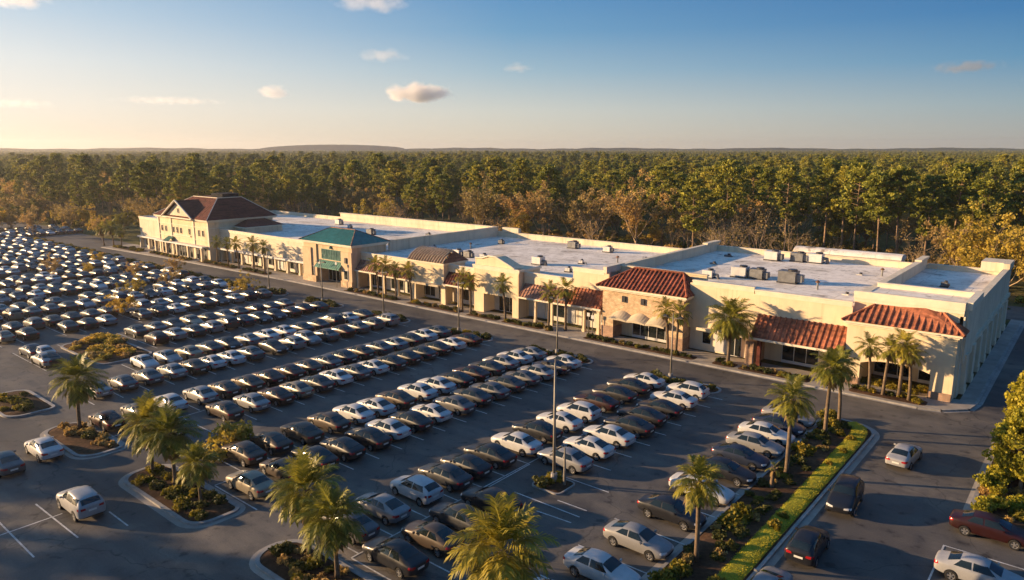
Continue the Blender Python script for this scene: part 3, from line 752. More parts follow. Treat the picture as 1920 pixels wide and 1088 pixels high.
# ---- long white shed behind the roofs
S = Shop('storage_shed','long white shed with a rounded roof behind the flat roofs','shed',(-33,130,0),group=None)
b = MB(); b.box(-42,-25,128.5,131.8,0,7.2); S.part(b,'wall',M['stucco3'])
b = MB()
for i in range(8):
    t0 = math.pi*i/8; t1 = math.pi*(i+1)/8
    f = lambda t: (130.15-1.85*math.cos(t), 7.2+.8*math.sin(t))
    b.face([(-42.1,*f(t0)),(-24.9,*f(t0)),(-24.9,*f(t1)),(-42.1,*f(t1))])
b.face([(-24.9,130.15-1.85*math.cos(math.pi*i/8),7.2+.8*math.sin(math.pi*i/8)) for i in range(9)]); b.face([(-42.1,130.15-1.85*math.cos(math.pi*i/8),7.2+.8*math.sin(math.pi*i/8)) for i in range(9)])
S.part(b,'roof',M['roofing'])

# ---- machines on the roofs
def rooftop_unit(x,y,z,s,label,kind):
    t = thing('rooftop_unit',label,'air conditioner',(x,y,z),R.uniform(-.05,.05),'air conditioners on the flat roofs')
    b = MB(); s *= .8; w,d,h = 1.5*s,1.1*s,.95*s
    b.box(-w/2,w/2,-d/2,d/2,.18,.18+h*.92); b.box(-w/2-.04,w/2+.04,-d/2-.04,d/2+.04,.18+h*.923,.18+h)
    for k in range(7): b.box(-w/2+.1,w/2*.1,-d/2-.02,-d/2-.002,.3+k*h*.1,.3+k*h*.1+.05)
    b.build('casing',M['grey_metal' if kind%2 else 'white_metal'],t)
    b = MB(); b.box(-w/2-.12,w/2+.12,-d/2-.05,-d/2+.1,0,.178); b.box(-w/2-.12,w/2+.12,d/2-.1,d/2+.05,0,.178); b.box(-w/2+.05,w/2-.05,-d/2+.102,d/2-.102,.08,.176); b.build('skid',M['dark_metal'],t)
    b = MB(); b.tube([(w*.22,0,.18+h+.003),(w*.22,0,.18+h+.22)],[d*.36,d*.36],14); b.build('fan_guard',M['dark_metal'],t)
    b = MB()
    if kind == 2: b.tube([(w/2+.003,0,.6*h),(w/2+.6,0,.6*h),(w/2+.75,0,.0)],[.22*s,.22*s,.22*s],8)
    else: b.box(w/2+.003,w/2+.5*s,-d*.3,d*.3,.25,.2+h*.7)
    b.build('duct',M['grey_metal'],t)
for x,y,z,s,l,k in [(-89.1,92.3,6,1.3,'white air conditioner box behind the brown tiled turret',0),(-86.6,92.4,6,1.2,'grey air conditioner right of the white one behind the brown turret',1),
    (-83.2,92.6,6,.9,'small white roof unit behind the brown turret, on its own',0),(-72.2,94,6,1.5,'grey roof unit behind the curved pediment, dark and tall',2),
    (-79.1,114,6,1.5,'grey roof unit near the back parapet of the maroon-awning block',1),(-71,113.6,6,1.2,'white roof unit near the back parapet of the maroon-awning block',0),
    (-42.6,95,7,1.2,'white roof unit right behind the stone tower roof',2),(-39.4,98.4,7,1.7,'grey roof unit with a bent duct, largest behind the stone tower',2),(-37.0,98.6,7,1.6,'dark grey roof unit beside the largest one behind the stone tower',1),
    (-32.6,98.4,7,1.9,'boxy grey roof unit standing alone in mid roof right of the stone tower',1),(-41.6,117,7,1.7,'white roof unit by the back parapet, left of three',0),
    (-37.9,118.2,7,1.6,'grey roof unit by the back parapet, middle of three',1),(-35.2,118.6,7,1.7,'grey roof unit with a bent duct by the back parapet, right of three',2),
    (-126.2,103,6.1,1.4,'grey roof unit on the far roof behind the green tower',1),(-149.5,112,6.1,1.4,'white roof unit near the red hip roof',0),(-131,98,6.1,1.3,'white roof unit on the far roof left of the green tower',0)]:
    if z == 7: x, y, z = x*.972, y*.972, 7.5
    rooftop_unit(x,y,z,s,l,k)
for x,y,z,s,l,k in [(-64,91,6,.7,'small white roof box behind the right end of the maroon-awning shops',0),(-60,108,6,.6,'small grey roof box in mid roof left of the stone tower party wall',1),(-94,110,6,.8,'grey roof box near the back left of the maroon-awning block',1),(-99,96,6,.6,'small white roof box beside the party wall behind the tower unit',0),(-67,99,6,.6,'small grey duct box behind the curved pediment',2),
    (-46,104,7,.7,'small grey roof box left of the units behind the stone tower',1),(-26,108,7,.6,'small white roof box near the end shop party wall',0),(-23.5,92,7,.6,'small grey duct box behind the orange awning near the end shop',2),(-47.5,113,7,.8,'small dark roof box in the back left corner behind the stone tower',1),(-15,104,7.7,.6,'single small roof box on the end shop',1),(-140,108,6.1,.8,'small white roof box in mid roof right of the red hip roof',0),(-113,108,6.1,.8,'small grey roof box behind the green tower, farther back',1)]:
    rooftop_unit(x,y,z,s,l,k)
for x,y,z,l in [(-28,95.9,7,'thin brown vent pipe on the roof behind the orange awning'),(-52.5,90,7,'thin vent pipe beside the party wall near the stone tower'),(-94,101,6,'thin vent pipe in mid roof behind the maroon awnings'),(-63,104,6,'thin vent pipe in mid roof behind the curved pediment'),(-24,112,7,'thin vent pipe near the back of the roof by the end shop')]:
    if z == 7: x, y, z = x*.972, y*.972, 7.5
    t = thing('vent_pipe',l,'vent pipe',(x,y,z),group='vent pipes on the flat roofs')
    b = MB(); b.tube([(0,0,0),(0,0,.9)],[.12,.12],8); b.build('pipe',M['grey_metal'],t)
    b = MB(); b.tube([(0,0,.903),(0,0,1.0),(0,0,1.2)],[.28,.28,.05],8); b.build('cap',M['tile_brown'],t)
# ------------------------------------------------------------------ cars
# stations: x, z_bottom, w_low, w_mid, z_mid, w_belt, z_belt, w_top, z_top_side, z_top_mid
STYLES = {
 'sedan': dict(st=[
  (-2.33,.40,.60,.66,.60,.62,.80,.52,.86,.88),(-2.26,.30,.78,.82,.60,.78,.90,.64,.97,1.00),(-1.72,.22,.86,.90,.62,.84,.94,.66,1.03,1.06),
  (-.98,.20,.87,.91,.62,.86,.95,.57,1.37,1.42),(-.30,.20,.87,.91,.62,.86,.94,.59,1.43,1.48),(.32,.20,.87,.91,.62,.86,.92,.58,1.39,1.44),
  (1.08,.20,.87,.91,.60,.84,.89,.68,.97,1.01),(1.80,.22,.86,.89,.58,.80,.80,.62,.86,.90),(2.22,.27,.78,.82,.55,.70,.70,.52,.76,.78),(2.36,.36,.58,.62,.52,.55,.63,.42,.67,.68)],
  ws=((.40,.56),(1.02,.62)), rw=((-1.64,.58),(-1.04,.52)), side=[((-1.30,1.00),(-.42,1.00),(-.46,1.34),(-.98,1.30)),((-.34,1.00),(.80,.98),(.34,1.32),(-.36,1.35))], wb=1.36),
 'coupe': dict(st=[
  (-2.22,.40,.60,.66,.60,.62,.80,.50,.84,.86),(-2.14,.30,.78,.83,.60,.76,.88,.60,.94,.97),(-1.75,.22,.86,.91,.62,.82,.93,.62,1.03,1.06),
  (-.80,.20,.87,.92,.62,.84,.94,.54,1.34,1.38),(-.25,.20,.87,.92,.62,.84,.93,.56,1.38,1.43),(.25,.20,.87,.92,.62,.84,.91,.55,1.34,1.39),
  (1.05,.20,.87,.91,.60,.82,.88,.66,.96,1.00),(1.75,.22,.86,.89,.58,.78,.79,.60,.84,.89),(2.12,.27,.77,.82,.55,.68,.69,.50,.74,.76),(2.26,.36,.56,.62,.52,.53,.62,.40,.65,.66)],
  ws=((.34,.53),(1.00,.60)), rw=((-1.68,.55),(-.86,.49)), side=[((-1.18,.99),(-.36,.99),(-.40,1.29),(-.82,1.24)),((-.28,.99),(.76,.97),(.28,1.27),(-.30,1.30))], wb=1.32),
 'hatchback': dict(st=[
  (-2.10,.40,.66,.70,.62,.66,.84,.58,.92,.95),(-2.05,.30,.80,.84,.62,.80,.96,.66,1.06,1.10),(-1.90,.22,.86,.90,.64,.84,1.00,.64,1.20,1.24),
  (-1.40,.20,.87,.91,.64,.86,1.00,.60,1.46,1.51),(-.40,.20,.87,.91,.64,.86,.99,.62,1.54,1.59),(.28,.20,.87,.91,.64,.86,.97,.60,1.49,1.54),
  (1.06,.20,.87,.91,.62,.84,.93,.68,1.02,1.06),(1.68,.22,.86,.89,.60,.80,.84,.62,.92,.96),(2.05,.27,.78,.82,.56,.70,.73,.52,.80,.82),(2.18,.36,.58,.62,.53,.55,.65,.42,.70,.71)],
  ws=((.36,.58),(1.00,.62)), rw=((-1.95,.56),(-1.46,.54)), side=[((-1.62,1.08),(-.50,1.05),(-.52,1.42),(-1.40,1.38)),((-.42,1.05),(.78,1.02),(.30,1.40),(-.44,1.44))], wb=1.30),
 'suv': dict(st=[
  (-2.28,.48,.68,.72,.72,.70,.98,.62,1.06,1.09),(-2.24,.38,.82,.86,.72,.82,1.08,.70,1.18,1.22),(-2.12,.30,.88,.92,.74,.86,1.12,.70,1.32,1.37),
  (-1.80,.28,.89,.93,.74,.88,1.12,.66,1.62,1.66),(-.50,.28,.89,.93,.74,.88,1.10,.67,1.70,1.74),(.28,.28,.89,.93,.74,.88,1.08,.65,1.64,1.68),
  (.98,.28,.89,.93,.72,.86,1.04,.72,1.13,1.17),(1.75,.30,.88,.91,.70,.82,.95,.66,1.03,1.07),(2.14,.36,.80,.84,.64,.74,.82,.58,.90,.92),(2.28,.46,.62,.66,.60,.60,.72,.48,.78,.79)],
  ws=((.36,.62),(.92,.66)), rw=((-2.18,.60),(-1.86,.58)), side=[((-1.86,1.22),(-1.12,1.20),(-1.12,1.56),(-1.78,1.54)),((-1.04,1.20),(-.18,1.18),(-.18,1.57),(-1.04,1.56)),((-.10,1.18),(.74,1.15),(.30,1.53),(-.10,1.57))], wb=1.36),
}
WR = .325
def ring(s):
    x,zb,wl,wm,zm,wb,zbl,wt,zts,ztm = s
    half = [(0,zb),(wl*.75,zb),(wl,zb+.10),(wm,zm),(wb,zbl),(wt,zts),(0,ztm)]
    return [(x,y,z) for y,z in half] + [(x,-y,z) for y,z in half[-2:0:-1]]

def car_body(st, wr, zc):
    vs = []; fs = []
    for s in st: vs += ring(s)
    n = 12
    for i in range(len(st)-1):
        for k in range(n):
            fs.append((i*n+k, (i+1)*n+k, (i+1)*n+(k+1)%n, i*n+(k+1)%n))
    def cap(b, flip):
        q = [(b+0,b+1,b+2,b+3),(b+0,b+3,b+9,b+9)]
        seq = [(1,2,3,0)]
        lst = [(0,1,2),(0,2,3),(0,3,4),(0,4,5),(0,5,6),(0,6,7),(0,7,8),(0,8,9),(0,9,10),(0,10,11)]
        return [tuple(b+i for i in (t[::-1] if flip else t)) for t in lst]
    def capq(b, flip):
        lst = [(0,1,2,11+0) ]
        lst = [(0,1,11),(1,2,10,11),(2,3,9,10),(3,4,8,9),(4,5,7,8),(5,6,7)]
        return [tuple(b+i for i in (t if flip else t[::-1])) for t in lst]
    fs += capq(0, False); fs += capq((len(st)-1)*n, True)
    me = bpy.data.meshes.new('car_cage'); me.from_pydata(vs, [], fs)
    bm = bmesh.new(); bm.from_mesh(me); bmesh.ops.recalc_face_normals(bm, faces=bm.faces)
    cl = bm.edges.layers.float.new('crease_edge')
    for e in bm.edges:
        a, c = e.verts[0].index % n, e.verts[1].index % n
        if a == c and a in (4, 8): e[cl] = .35
        if a == c and a in (5, 7): e[cl] = .30
        if a == c and a in (2, 10): e[cl] = .5
    bm.to_mesh(me); bm.free()
    o = bpy.data.objects.new('car_cage', me); COL.objects.link(o)
    sm = o.modifiers.new('s','SUBSURF'); sm.levels = 2; sm.render_levels = 2
    dg = bpy.context.evaluated_depsgraph_get()
    sub = bpy.data.meshes.new_from_object(o.evaluated_get(dg))
    o.modifiers.clear(); o.data = sub
    bmt = bmesh.new(); bmt.from_mesh(sub); tree = BVHTree.FromBMesh(bmt); bmt.free()
    # wheel openings
    cut = MB()
    for sx in (-1, 1):
        for sy in (-1, 1):
            cut.tube([(sx*zc,sy*.60,wr),(sx*zc,sy*1.2,wr)],[wr*1.17]*2,20)
    co = bpy.data.objects.new('car_cut', cut.mesh('car_cut', [], fix=True)); COL.objects.link(co)
    bo = o.modifiers.new('b','BOOLEAN'); bo.operation = 'DIFFERENCE'; bo.object = co; bo.solver = 'EXACT'
    dg = bpy.context.evaluated_depsgraph_get()
    out = bpy.data.meshes.new_from_object(o.evaluated_get(dg))
    bpy.data.objects.remove(o); bpy.data.objects.remove(co)
    out.polygons.foreach_set('use_smooth', [True]*len(out.polygons))
    bm = bmesh.new(); bm.from_mesh(out)
    for e in bm.edges:
        if len(e.link_faces) == 2 and e.calc_face_angle(0) > .7: e.smooth = False
    bm.to_mesh(out); bm.free()
    out.name = 'car_body'
    return out, tree

def patch(mb, tree, quad, axis, nx=5, ny=4, off=.009, mi=0):
    """quad corners in the two other coordinates, dropped onto the body along an axis and lifted off it a little"""
    (a,b_,c,d) = [Vector(q) for q in quad]; pts = {}
    for i in range(nx+1):
        for j in range(ny+1):
            s, t = i/nx, j/ny
            p = (a*(1-s)+b_*s)*(1-t) + (d*(1-s)+c*s)*t
            if axis == '+z': o_, dr = Vector((p.x,p.y,4)), Vector((0,0,-1))
            elif axis in ('+y','-y'):
                sg = 1 if axis == '+y' else -1; o_, dr = Vector((p.x,3*sg,p.y)), Vector((0,-sg,0))
            else:
                sg = 1 if axis == '+x' else -1; o_, dr = Vector((4*sg,p.x,p.y)), Vector((-sg,0,0))
            h, nn, _, _ = tree.ray_cast(o_, dr)
            if h is None: pts[i,j] = None
            else: pts[i,j] = h + nn*off
    idx = {}; b0 = len(mb.v)
    for k, v in pts.items():
        if v is not None: idx[k] = len(mb.v); mb.v.append(tuple(v))
    for i in range(nx):
        for j in range(ny):
            q = [(i,j),(i+1,j),(i+1,j+1),(i,j+1)]
            if all(k in idx for k in q):
                mb.f.append(tuple(idx[k] for k in q)); mb.m.append(mi); mb.c.append(.5)

def car_parts(style):
    S = STYLES[style]; st = S['st']; zc = S['wb']; wr = WR if style != 'suv' else .36
    body, tree = car_body(st, wr, zc)
    P = {}
    P['body'] = (body, [PAINT['white']])
    body.materials.clear(); body.materials.append(PAINT['white'])
    (x1,w1),(x2,w2) = S['ws']; g = MB(); patch(g,tree,[(x1,-w1),(x2,-w2),(x2,w2),(x1,w1)],'+z',10,12,.014); P['windscreen'] = g
    (x1,w1),(x2,w2) = S['rw']; g = MB()
    patch(g,tree,[(x1,-w1),(x2,-w2),(x2,w2),(x1,w1)],'+z',10,12,.014); P['rear_window'] = g
    P['side_window'] = []
    for ax in ('+y','-y'):
        for q in S['side']:
            g = MB(); patch(g,tree,list(q),ax,8,6,.012); P['side_window'].append(g)
    zt = st[1][6]; xr = st[0][0]; xf = st[-1][0]; zf = st[-2][6]
    P['tail_light'] = []; P['headlight'] = []
    for sg in (-1,1):
        g = MB(); patch(g,tree,[(sg*.40,zt-.15),(sg*.72,zt-.17),(sg*.74,zt+.0),(sg*.44,zt-.02)],'-x',5,3,.012)
        ax = '+y' if sg > 0 else '-y'; patch(g,tree,[(xr+.07,zt-.16),(xr+.26,zt-.11),(xr+.24,zt+.0),(xr+.09,zt+.0)],ax,3,3,.012); P['tail_light'].append(g)
        g = MB(); patch(g,tree,[(sg*.34,zf-.12),(sg*.66,zf-.11),(sg*.68,zf+.02),(sg*.36,zf-.01)],'+x',5,3,.012)
        patch(g,tree,[(xf-.30,zf-.08),(xf-.12,zf-.12),(xf-.13,zf+.0),(xf-.30,zf+.02)],ax,3,3,.012); P['headlight'].append(g)
    g = MB(); patch(g,tree,[(-.26,zt-.30),(.26,zt-.30),(.26,zt-.17),(-.26,zt-.17)],'-x',2,2,.014); P['number_plate'] = g
    P['bumper_trim'] = []; g = MB(); patch(g,tree,[(-.55,.33),(.55,.33),(.50,.50),(-.50,.50)],'+x',6,3,.010); P['bumper_trim'].append(g); g = MB(); patch(g,tree,[(-.60,.34),(.60,.34),(.60,.44),(-.60,.44)],'-x',6,2,.010); P['bumper_trim'].append(g)
    P['wing_mirror'] = []
    xm, zm = x_m = (S['ws'][1][0]-.28, st[6][6]+.10)
    for sg in (-1,1):
        g = MB(); g.raw([(xm-.07,sg*.86,zm-.06),(xm+.07,sg*.86,zm-.05),(xm+.05,sg*1.03,zm-.05),(xm-.07,sg*1.03,zm-.06),(xm-.06,sg*.86,zm+.05),(xm+.04,sg*.86,zm+.05),(xm+.02,sg*1.02,zm+.07),(xm-.06,sg*1.02,zm+.07)],
          [(0,3,2,1),(4,5,6,7),(0,1,5,4),(1,2,6,5),(2,3,7,6),(3,0,4,7)]); P['wing_mirror'].append(g)
    # wheel, axle along y, centre at origin, outer face towards +y
    t = MB(); prof = [(wr*.62,-.10),(wr*.93,-.105),(wr,-.07),(wr,.07),(wr*.93,.105),(wr*.64,.10)]; n = 20
    for i in range(len(prof)-1):
        for k in range(n):
            a0, a1 = 2*math.pi*k/n, 2*math.pi*(k+1)/n; (r0,y0),(r1,y1) = prof[i], prof[i+1]
            t.face([(r0*math.cos(a0),y0,r0*math.sin(a0)),(r0*math.cos(a1),y0,r0*math.sin(a1)),(r1*math.cos(a1),y1,r1*math.sin(a1)),(r1*math.cos(a0),y1,r1*math.sin(a0))])
    r = MB()
    r.face([(wr*.64*math.cos(2*math.pi*k/n),-.02,wr*.64*math.sin(2*math.pi*k/n)) for k in range(n)], 1)
    for k in range(5):
        a = 2*math.pi*k/5; ca, sa = math.cos(a), math.sin(a)
        def pt(rr, off, y): return (rr*ca-off*sa, y, rr*sa+off*ca)
        r.face([pt(.05,-.035,.095),pt(wr*.62,-.055,.085),pt(wr*.62,.055,.085),pt(.05,.035,.095)])
        r.face([pt(.05,-.035,.095),pt(.05,-.035,.0),pt(wr*.62,-.055,.0),pt(wr*.62,-.055,.085)]); r.face([pt(.05,.035,.0),pt(.05,.035,.095),pt(wr*.62,.055,.085),pt(wr*.62,.055,.0)])
    for k in range(n):
        a0, a1 = 2*math.pi*k/n, 2*math.pi*(k+1)/n
        r.face([(wr*.58*math.cos(a0),.09,wr*.58*math.sin(a0)),(wr*.58*math.cos(a1),.09,wr*.58*math.sin(a1)),(wr*.66*math.cos(a1),.098,wr*.66*math.sin(a1)),(wr*.66*math.cos(a0),.098,wr*.66*math.sin(a0))])
    r.tube([(0,0,0),(0,.10,0)],[.075,.07],10)
    P['tyre'] = t; P['rim'] = r; P['wheels'] = [(sx*zc, sy*(.80 if style != 'suv' else .82), wr, sy) for sx in (1,-1) for sy in (1,-1)]
    P['sunroof'] = MB(); patch(P['sunroof'],tree,[(-.35,-.28),(-.02,-.28),(-.02,.28),(-.35,.28)],'+z',3,4,.010)
    return P

def mesh_of(mb, name, mat, smooth=True, weld=False):
    return mb.mesh(name, mat if isinstance(mat, list) else [mat], smooth=smooth, fix=False, weld=weld)

CARM = {}
for style in STYLES:
    P = car_parts(style); D = {}
    D['body'] = P['body'][0]
    for k in ('windscreen','rear_window'): D[k] = [mesh_of(P[k], k, M['car_glass'])]
    D['side_window'] = [mesh_of(g,'side_window',M['car_glass']) for g in P['side_window']]
    D['tail_light'] = [mesh_of(g,'tail_light',M['red_light']) for g in P['tail_light']]
    D['headlight'] = [mesh_of(g,'headlight',M['clear_light']) for g in P['headlight']]
    D['number_plate'] = [mesh_of(P['number_plate'],'number_plate',M['plate'])]
    D['bumper_trim'] = [mesh_of(g,'bumper_trim',M['black_trim']) for g in P['bumper_trim']]
    D['wing_mirror'] = [mesh_of(g,'wing_mirror',PAINT['white'],False) for g in P['wing_mirror']]
    D['sunroof'] = [mesh_of(P['sunroof'],'sunroof',M['car_glass'])]
    D['tyre'] = mesh_of(P['tyre'],'tyre',M['tyre']); D['rim'] = mesh_of(P['rim'],'rim',[M['rim'],M['black_trim']],False)
    D['wheels'] = P['wheels']
    # one-mesh version for the far rows: paint, glass, rubber, red, clear, rim
    allm = [PAINT['white'],M['car_glass'],M['tyre'],M['red_light'],M['clear_light'],M['rim']]
    bm = bmesh.new()
    def addm(me, mi, mat=None):
        n0 = len(bm.faces); bm.from_mesh(me); bm.faces.ensure_lookup_table()
        fs = bm.faces[n0:]
        for f in fs: f.material_index = mi
        if mat is not None:
            bmesh.ops.transform(bm, matrix=mat, verts=list({v for f in fs for v in f.verts}))
    addm(D['body'],0)
    for k in ('windscreen','rear_window','side_window'):
        for me in D[k]: addm(me,1)
    for me in D['tail_light']: addm(me,3)
    for me in D['headlight']: addm(me,4)
    for (x,y,z,sy) in D['wheels']:
        mt = Matrix.Translation((x,y,z)) @ (Matrix.Identity(4) if sy > 0 else Matrix.Rotation(math.pi,4,'Z'))
        addm(D['tyre'],2,mt); addm(D['rim'],5,mt)
    me = bpy.data.meshes.new('parked_car_'+style); bm.to_mesh(me); bm.free()
    for m_ in allm: me.materials.append(m_)
    D['whole'] = me
    CARM[style] = D

def set_paint(o, mat):
    o.material_slots[0].link = 'OBJECT'; o.material_slots[0].material = mat

PROTO = {}
def car(style, colour, x, y, rz, label, group, lod, name='parked_car', sunroof=False):
    """lod 0: all parts and wheel sub-parts, 1: main parts, 2: one mesh"""
    D = CARM[style]; mat = PAINT[colour]
    if lod == 2:
        o = link(name, D['whole'], None, (x,y,0)); o.rotation_euler = (0,0,rz); o.scale = (1,1,1.045); set_paint(o, mat)
        return tag(o, label, 'car', group)
    key = (style, lod)
    if key in PROTO:
        src = PROTO[key]; t = copy_tree(src)
        for p in ('sunroof',):
            for ch in list(t.children):
                if ch.name.startswith(p): bpy.data.objects.remove(ch)
        t.location = (x,y,0); t.rotation_euler = (0,0,rz); tag(t, label, 'car', group)
        if 'group' in t and not group: del t['group']
        t.name = name
    else:
        t = thing(name, label, 'car', (x,y,0), rz, group)
        link('body', D['body'], t)
        for k in ('windscreen','rear_window','side_window','tail_light','headlight') + (('number_plate','bumper_trim','wing_mirror') if lod == 0 else ()):
            for me in D[k]: link(k, me, t)
        for (wx,wy,wz,sy) in D['wheels']:
            w = link('wheel', D['tyre'], t, (wx,wy,wz))
            if sy < 0: w.rotation_euler = (0,0,math.pi)
            if lod == 0: link('rim', D['rim'], w)
            else: pass
        PROTO[key] = t
    t.scale = (1,1,1.045)
    for ch in t.children:
        if ch.name.split('.')[0] in ('body','wing_mirror'): set_paint(ch, mat)
    if sunroof: link('sunroof', D['sunroof'][0], t)
    return t
if 'LIGHTWEIGHT' in globals(): pass

# the rows: (name, x of the cars, {y: (style, colour, facing)} ) ; facing 0 = bonnet to +x
NEAR = {
 'R1': (-20.5,[(28.9,'sedan','white',0),(33.1,'sedan','white',0),(37.3,'coupe','silver',0),(41.9,'sedan','black',0),(46.4,'sedan','white',0),(50.4,'sedan','black',0),(53.7,'coupe','navy',0),(56.8,'sedan','silver',0),(59.7,'sedan','white',0),(62.4,'coupe','navy',0),(65.0,'sedan','silver',0)]),
 'R2b':(-31.0,[(26.3,'sedan','black',1),(29.2,'coupe','brown',1),(32.1,'sedan','dark grey',1),(35.2,'sedan','black',1),(44.2,'sedan','silver',1),(47.5,'coupe','white',1),(50.6,'sedan','white',1),(53.6,'sedan','black',1),(56.5,'sedan','black',1),(59.4,'coupe','black',1),(62.5,'sedan','white',1),(65.7,'hatchback','white',1)]),
 'R2a':(-36.3,[(26.9,'sedan','grey',1),(29.8,'coupe','silver',1),(33.1,'hatchback','white',1),(36.0,'sedan','dark grey',1),(38.4,'coupe','black',1),(41.1,'sedan','black',1),(44.2,'sedan','white',1),(47.4,'sedan','black',1),(50.6,'coupe','white',1),(53.6,'hatchback','white',1),(57.0,'sedan','dark red',1),(60.1,'sedan','black',1),(63.1,'sedan','black',1),(65.8,'coupe','white',1)]),
 'R3b':(-46.8,[(25.9,'sedan','beige',1),(28.8,'coupe','brown',1),(31.7,'sedan','black',1),(34.3,'coupe','black',1),(36.9,'sedan','black',1),(39.3,'sedan','white',1),(41.9,'sedan','black',1),(44.6,'coupe','white',1),(47.5,'sedan','grey',1),(50.3,'sedan','dark grey',1),(52.9,'sedan','grey',1),(55.6,'sedan','dark grey',1),(58.2,'coupe','grey',1),(60.8,'sedan','silver',1),(63.3,'sedan','navy',1),(65.8,'sedan','white',1)]),
 'R3a':(-52.2,[(28.5,'sedan','brown',1),(31.2,'coupe','brown',1),(34.1,'sedan','brown',1),(37.0,'sedan','brown',1),(39.8,'sedan','white',1),(42.4,'coupe','white',1),(45.0,'sedan','brown',1),(47.0+.9,'sedan','white',1),(50.6,'sedan','white',1),(53.3,'coupe','black',1),(55.9,'sedan','dark red',1),(58.5,'sedan','dark grey',1),(61.1,'sedan','silver',1),(63.7,'sedan','white',1),(66.1,'coupe','silver',1)]),
 'R4b':(-62.4,[(26.9,'sedan','dark red',1),(32.5,'sedan','brown',1),(35.4,'sedan','silver',1),(38.0,'sedan','dark red',1),(40.4,'coupe','beige',1),(42.9,'sedan','dark grey',1),(45.4,'sedan','white',1),(48.0,'sedan','grey',1),(50.4,'coupe','white',1),(52.9,'sedan','black',1),(55.4,'sedan','black',1),(57.9,'sedan','dark grey',1),(60.5,'sedan','black',1),(63.2,'coupe','white',1),(65.9,'sedan','dark red',1)]),
 'R4a':(-68.3,[(24.4,'sedan','dark red',1),(27.2,'coupe','grey',1),(30.2,'sedan','white',1),(33.3,'sedan','silver',1),(35.8,'coupe','brown',1),(38.3,'sedan','brown',1),(40.8,'sedan','dark red',1),(43.3,'sedan','dark red',1),(45.8,'coupe','brown',1),(48.3,'sedan','grey',1),(50.8,'sedan','dark grey',1),(53.4,'sedan','brown',1),(56.0,'sedan','grey',1),(58.6,'coupe','silver',1),(61.2,'sedan','dark grey',1),(63.8,'sedan','white',1),(66.3,'sedan','grey',1)]),
 'R5b':(-78.4,[(27.2,'sedan','silver',1),(30.0,'coupe','grey',1),(32.6,'sedan','grey',1),(35.2,'sedan','silver',1),(37.5,'sedan','brown',1),(39.7,'coupe','white',1),(42.1,'sedan','white',1),(44.6,'sedan','grey',1)]),
}
WORDS = ['white']*3+['silver']*6+['grey']*8+['dark grey']*7+['black']*4+['navy']*2+['brown','dark red','beige']
n_cars = 0
def row(no, x, cars, gap_side):
    """cars are given from the near end; the label counts from the shops"""
    global n_cars
    cars = sorted(cars, key=lambda c: -c[0])
    for i, (y, style, colour, back) in enumerate(cars):
        d = math.hypot(x, y)
        lod = 0 if d < 88 else 1 if d < 118 else 2
        lab = f"{colour} {'sedan' if style in ('sedan','coupe') else style}, {ordinal(i+1)} from the shop end, {ordinal(no)} row from the palm verge"
        dx = R.uniform(-.18,.18)
        car(style, colour, x+dx, y+R.uniform(-.06,.06), (math.pi if back else 0)+R.uniform(-.018,.018), lab, 'cars parked in the rows of the car park', lod)
        n_cars += 1
        if i+1 < len(cars):
            ym = (y+cars[i+1][0])/2
            if y-cars[i+1][0] < 6: pline(x-2.6*gap_side, ym, x+3.15*gap_side, ym)
    y0 = min(c[0] for c in cars)-1.35; y1 = max(c[0] for c in cars)+1.3
    for yy in (y0, y1): pline(x-2.6*gap_side, yy, x+3.15*gap_side, yy)
    return y0, y1

def auto_row(x, y0, y1=66.2, pitch=2.62, skip=.04):
    out = []; y = y1
    while y > y0:
        if R.random() > skip:
            out.append((y, R.choices(['sedan','coupe','hatchback','suv'],[6,3,1,.6])[0], R.choice(WORDS), 1 if R.random() < .75 else 0))
        y -= pitch
    return out
no = 1
row(1, *NEAR['R1'], -1); no = 2
for k in ('R2','R3','R4'):
    yb = row(no, *NEAR[k+'b'], 1); ya = row(no+1, *NEAR[k+'a'], -1); no += 2
    xc = (NEAR[k+'b'][0]+NEAR[k+'a'][0])/2; pline(xc, min(yb[0],ya[0]), xc, max(yb[1],ya[1]))
xb, cb = NEAR['R5b']; row(no, xb, cb + [c for c in auto_row(xb, 46.0)], 1); no += 1
row(no, -84.2, auto_row(-84.2, 33.0, skip=.03), -1); no += 1
x = -94.3
k = 0; SPEC = []
while x > -300:
    for dx, sd in ((0,1),(-5.5,-1)):
        lo = max(26.0, .225*abs(x+dx)); xx = x+dx
        cs = sorted(auto_row(xx, lo, 65.6, 2.5, .04), key=lambda c: -c[0])
        for i, c in enumerate(cs):
            SPEC.append((math.hypot(xx,c[0]), xx+R.uniform(-.3,.3), c, i, no))
            if xx > -160: pline(xx-2.6*sd, c[0]-1.25, xx+3.1*sd, c[0]-1.25)
        no += 1
    x -= 15.8 if x > -105 else 14.2; k += 1
SPEC.sort(key=lambda q: q[0]); LEFT = []
for (d, xx, (y, style, colour, back), i, no_) in SPEC:
    if -103.5 < xx < -87.5 and 30 < y < 39.5: continue
    if n_cars >= 298: LEFT.append((xx, y, style, colour, back)); continue
    lab = f"{colour} {'sedan' if style in ('sedan','coupe') else style}, {ordinal(i+1)} from the shop end, {ordinal(no_)} row from the palm verge"
    car(style, colour, xx, y+R.uniform(-.06,.06), (math.pi if back else 0)+R.uniform(-.03,.03), lab, 'cars parked in the rows of the car park', 2); n_cars += 1
print('row cars', n_cars, 'left', len(LEFT))
for i in range(3):
    for j in range(7):
        if R.random() > .25: LEFT.append((-238-i*9.5-R.uniform(0,1.5), 68.5+j*2.4, R.choice(['sedan','coupe']), R.choice(WORDS), R.random()<.5))
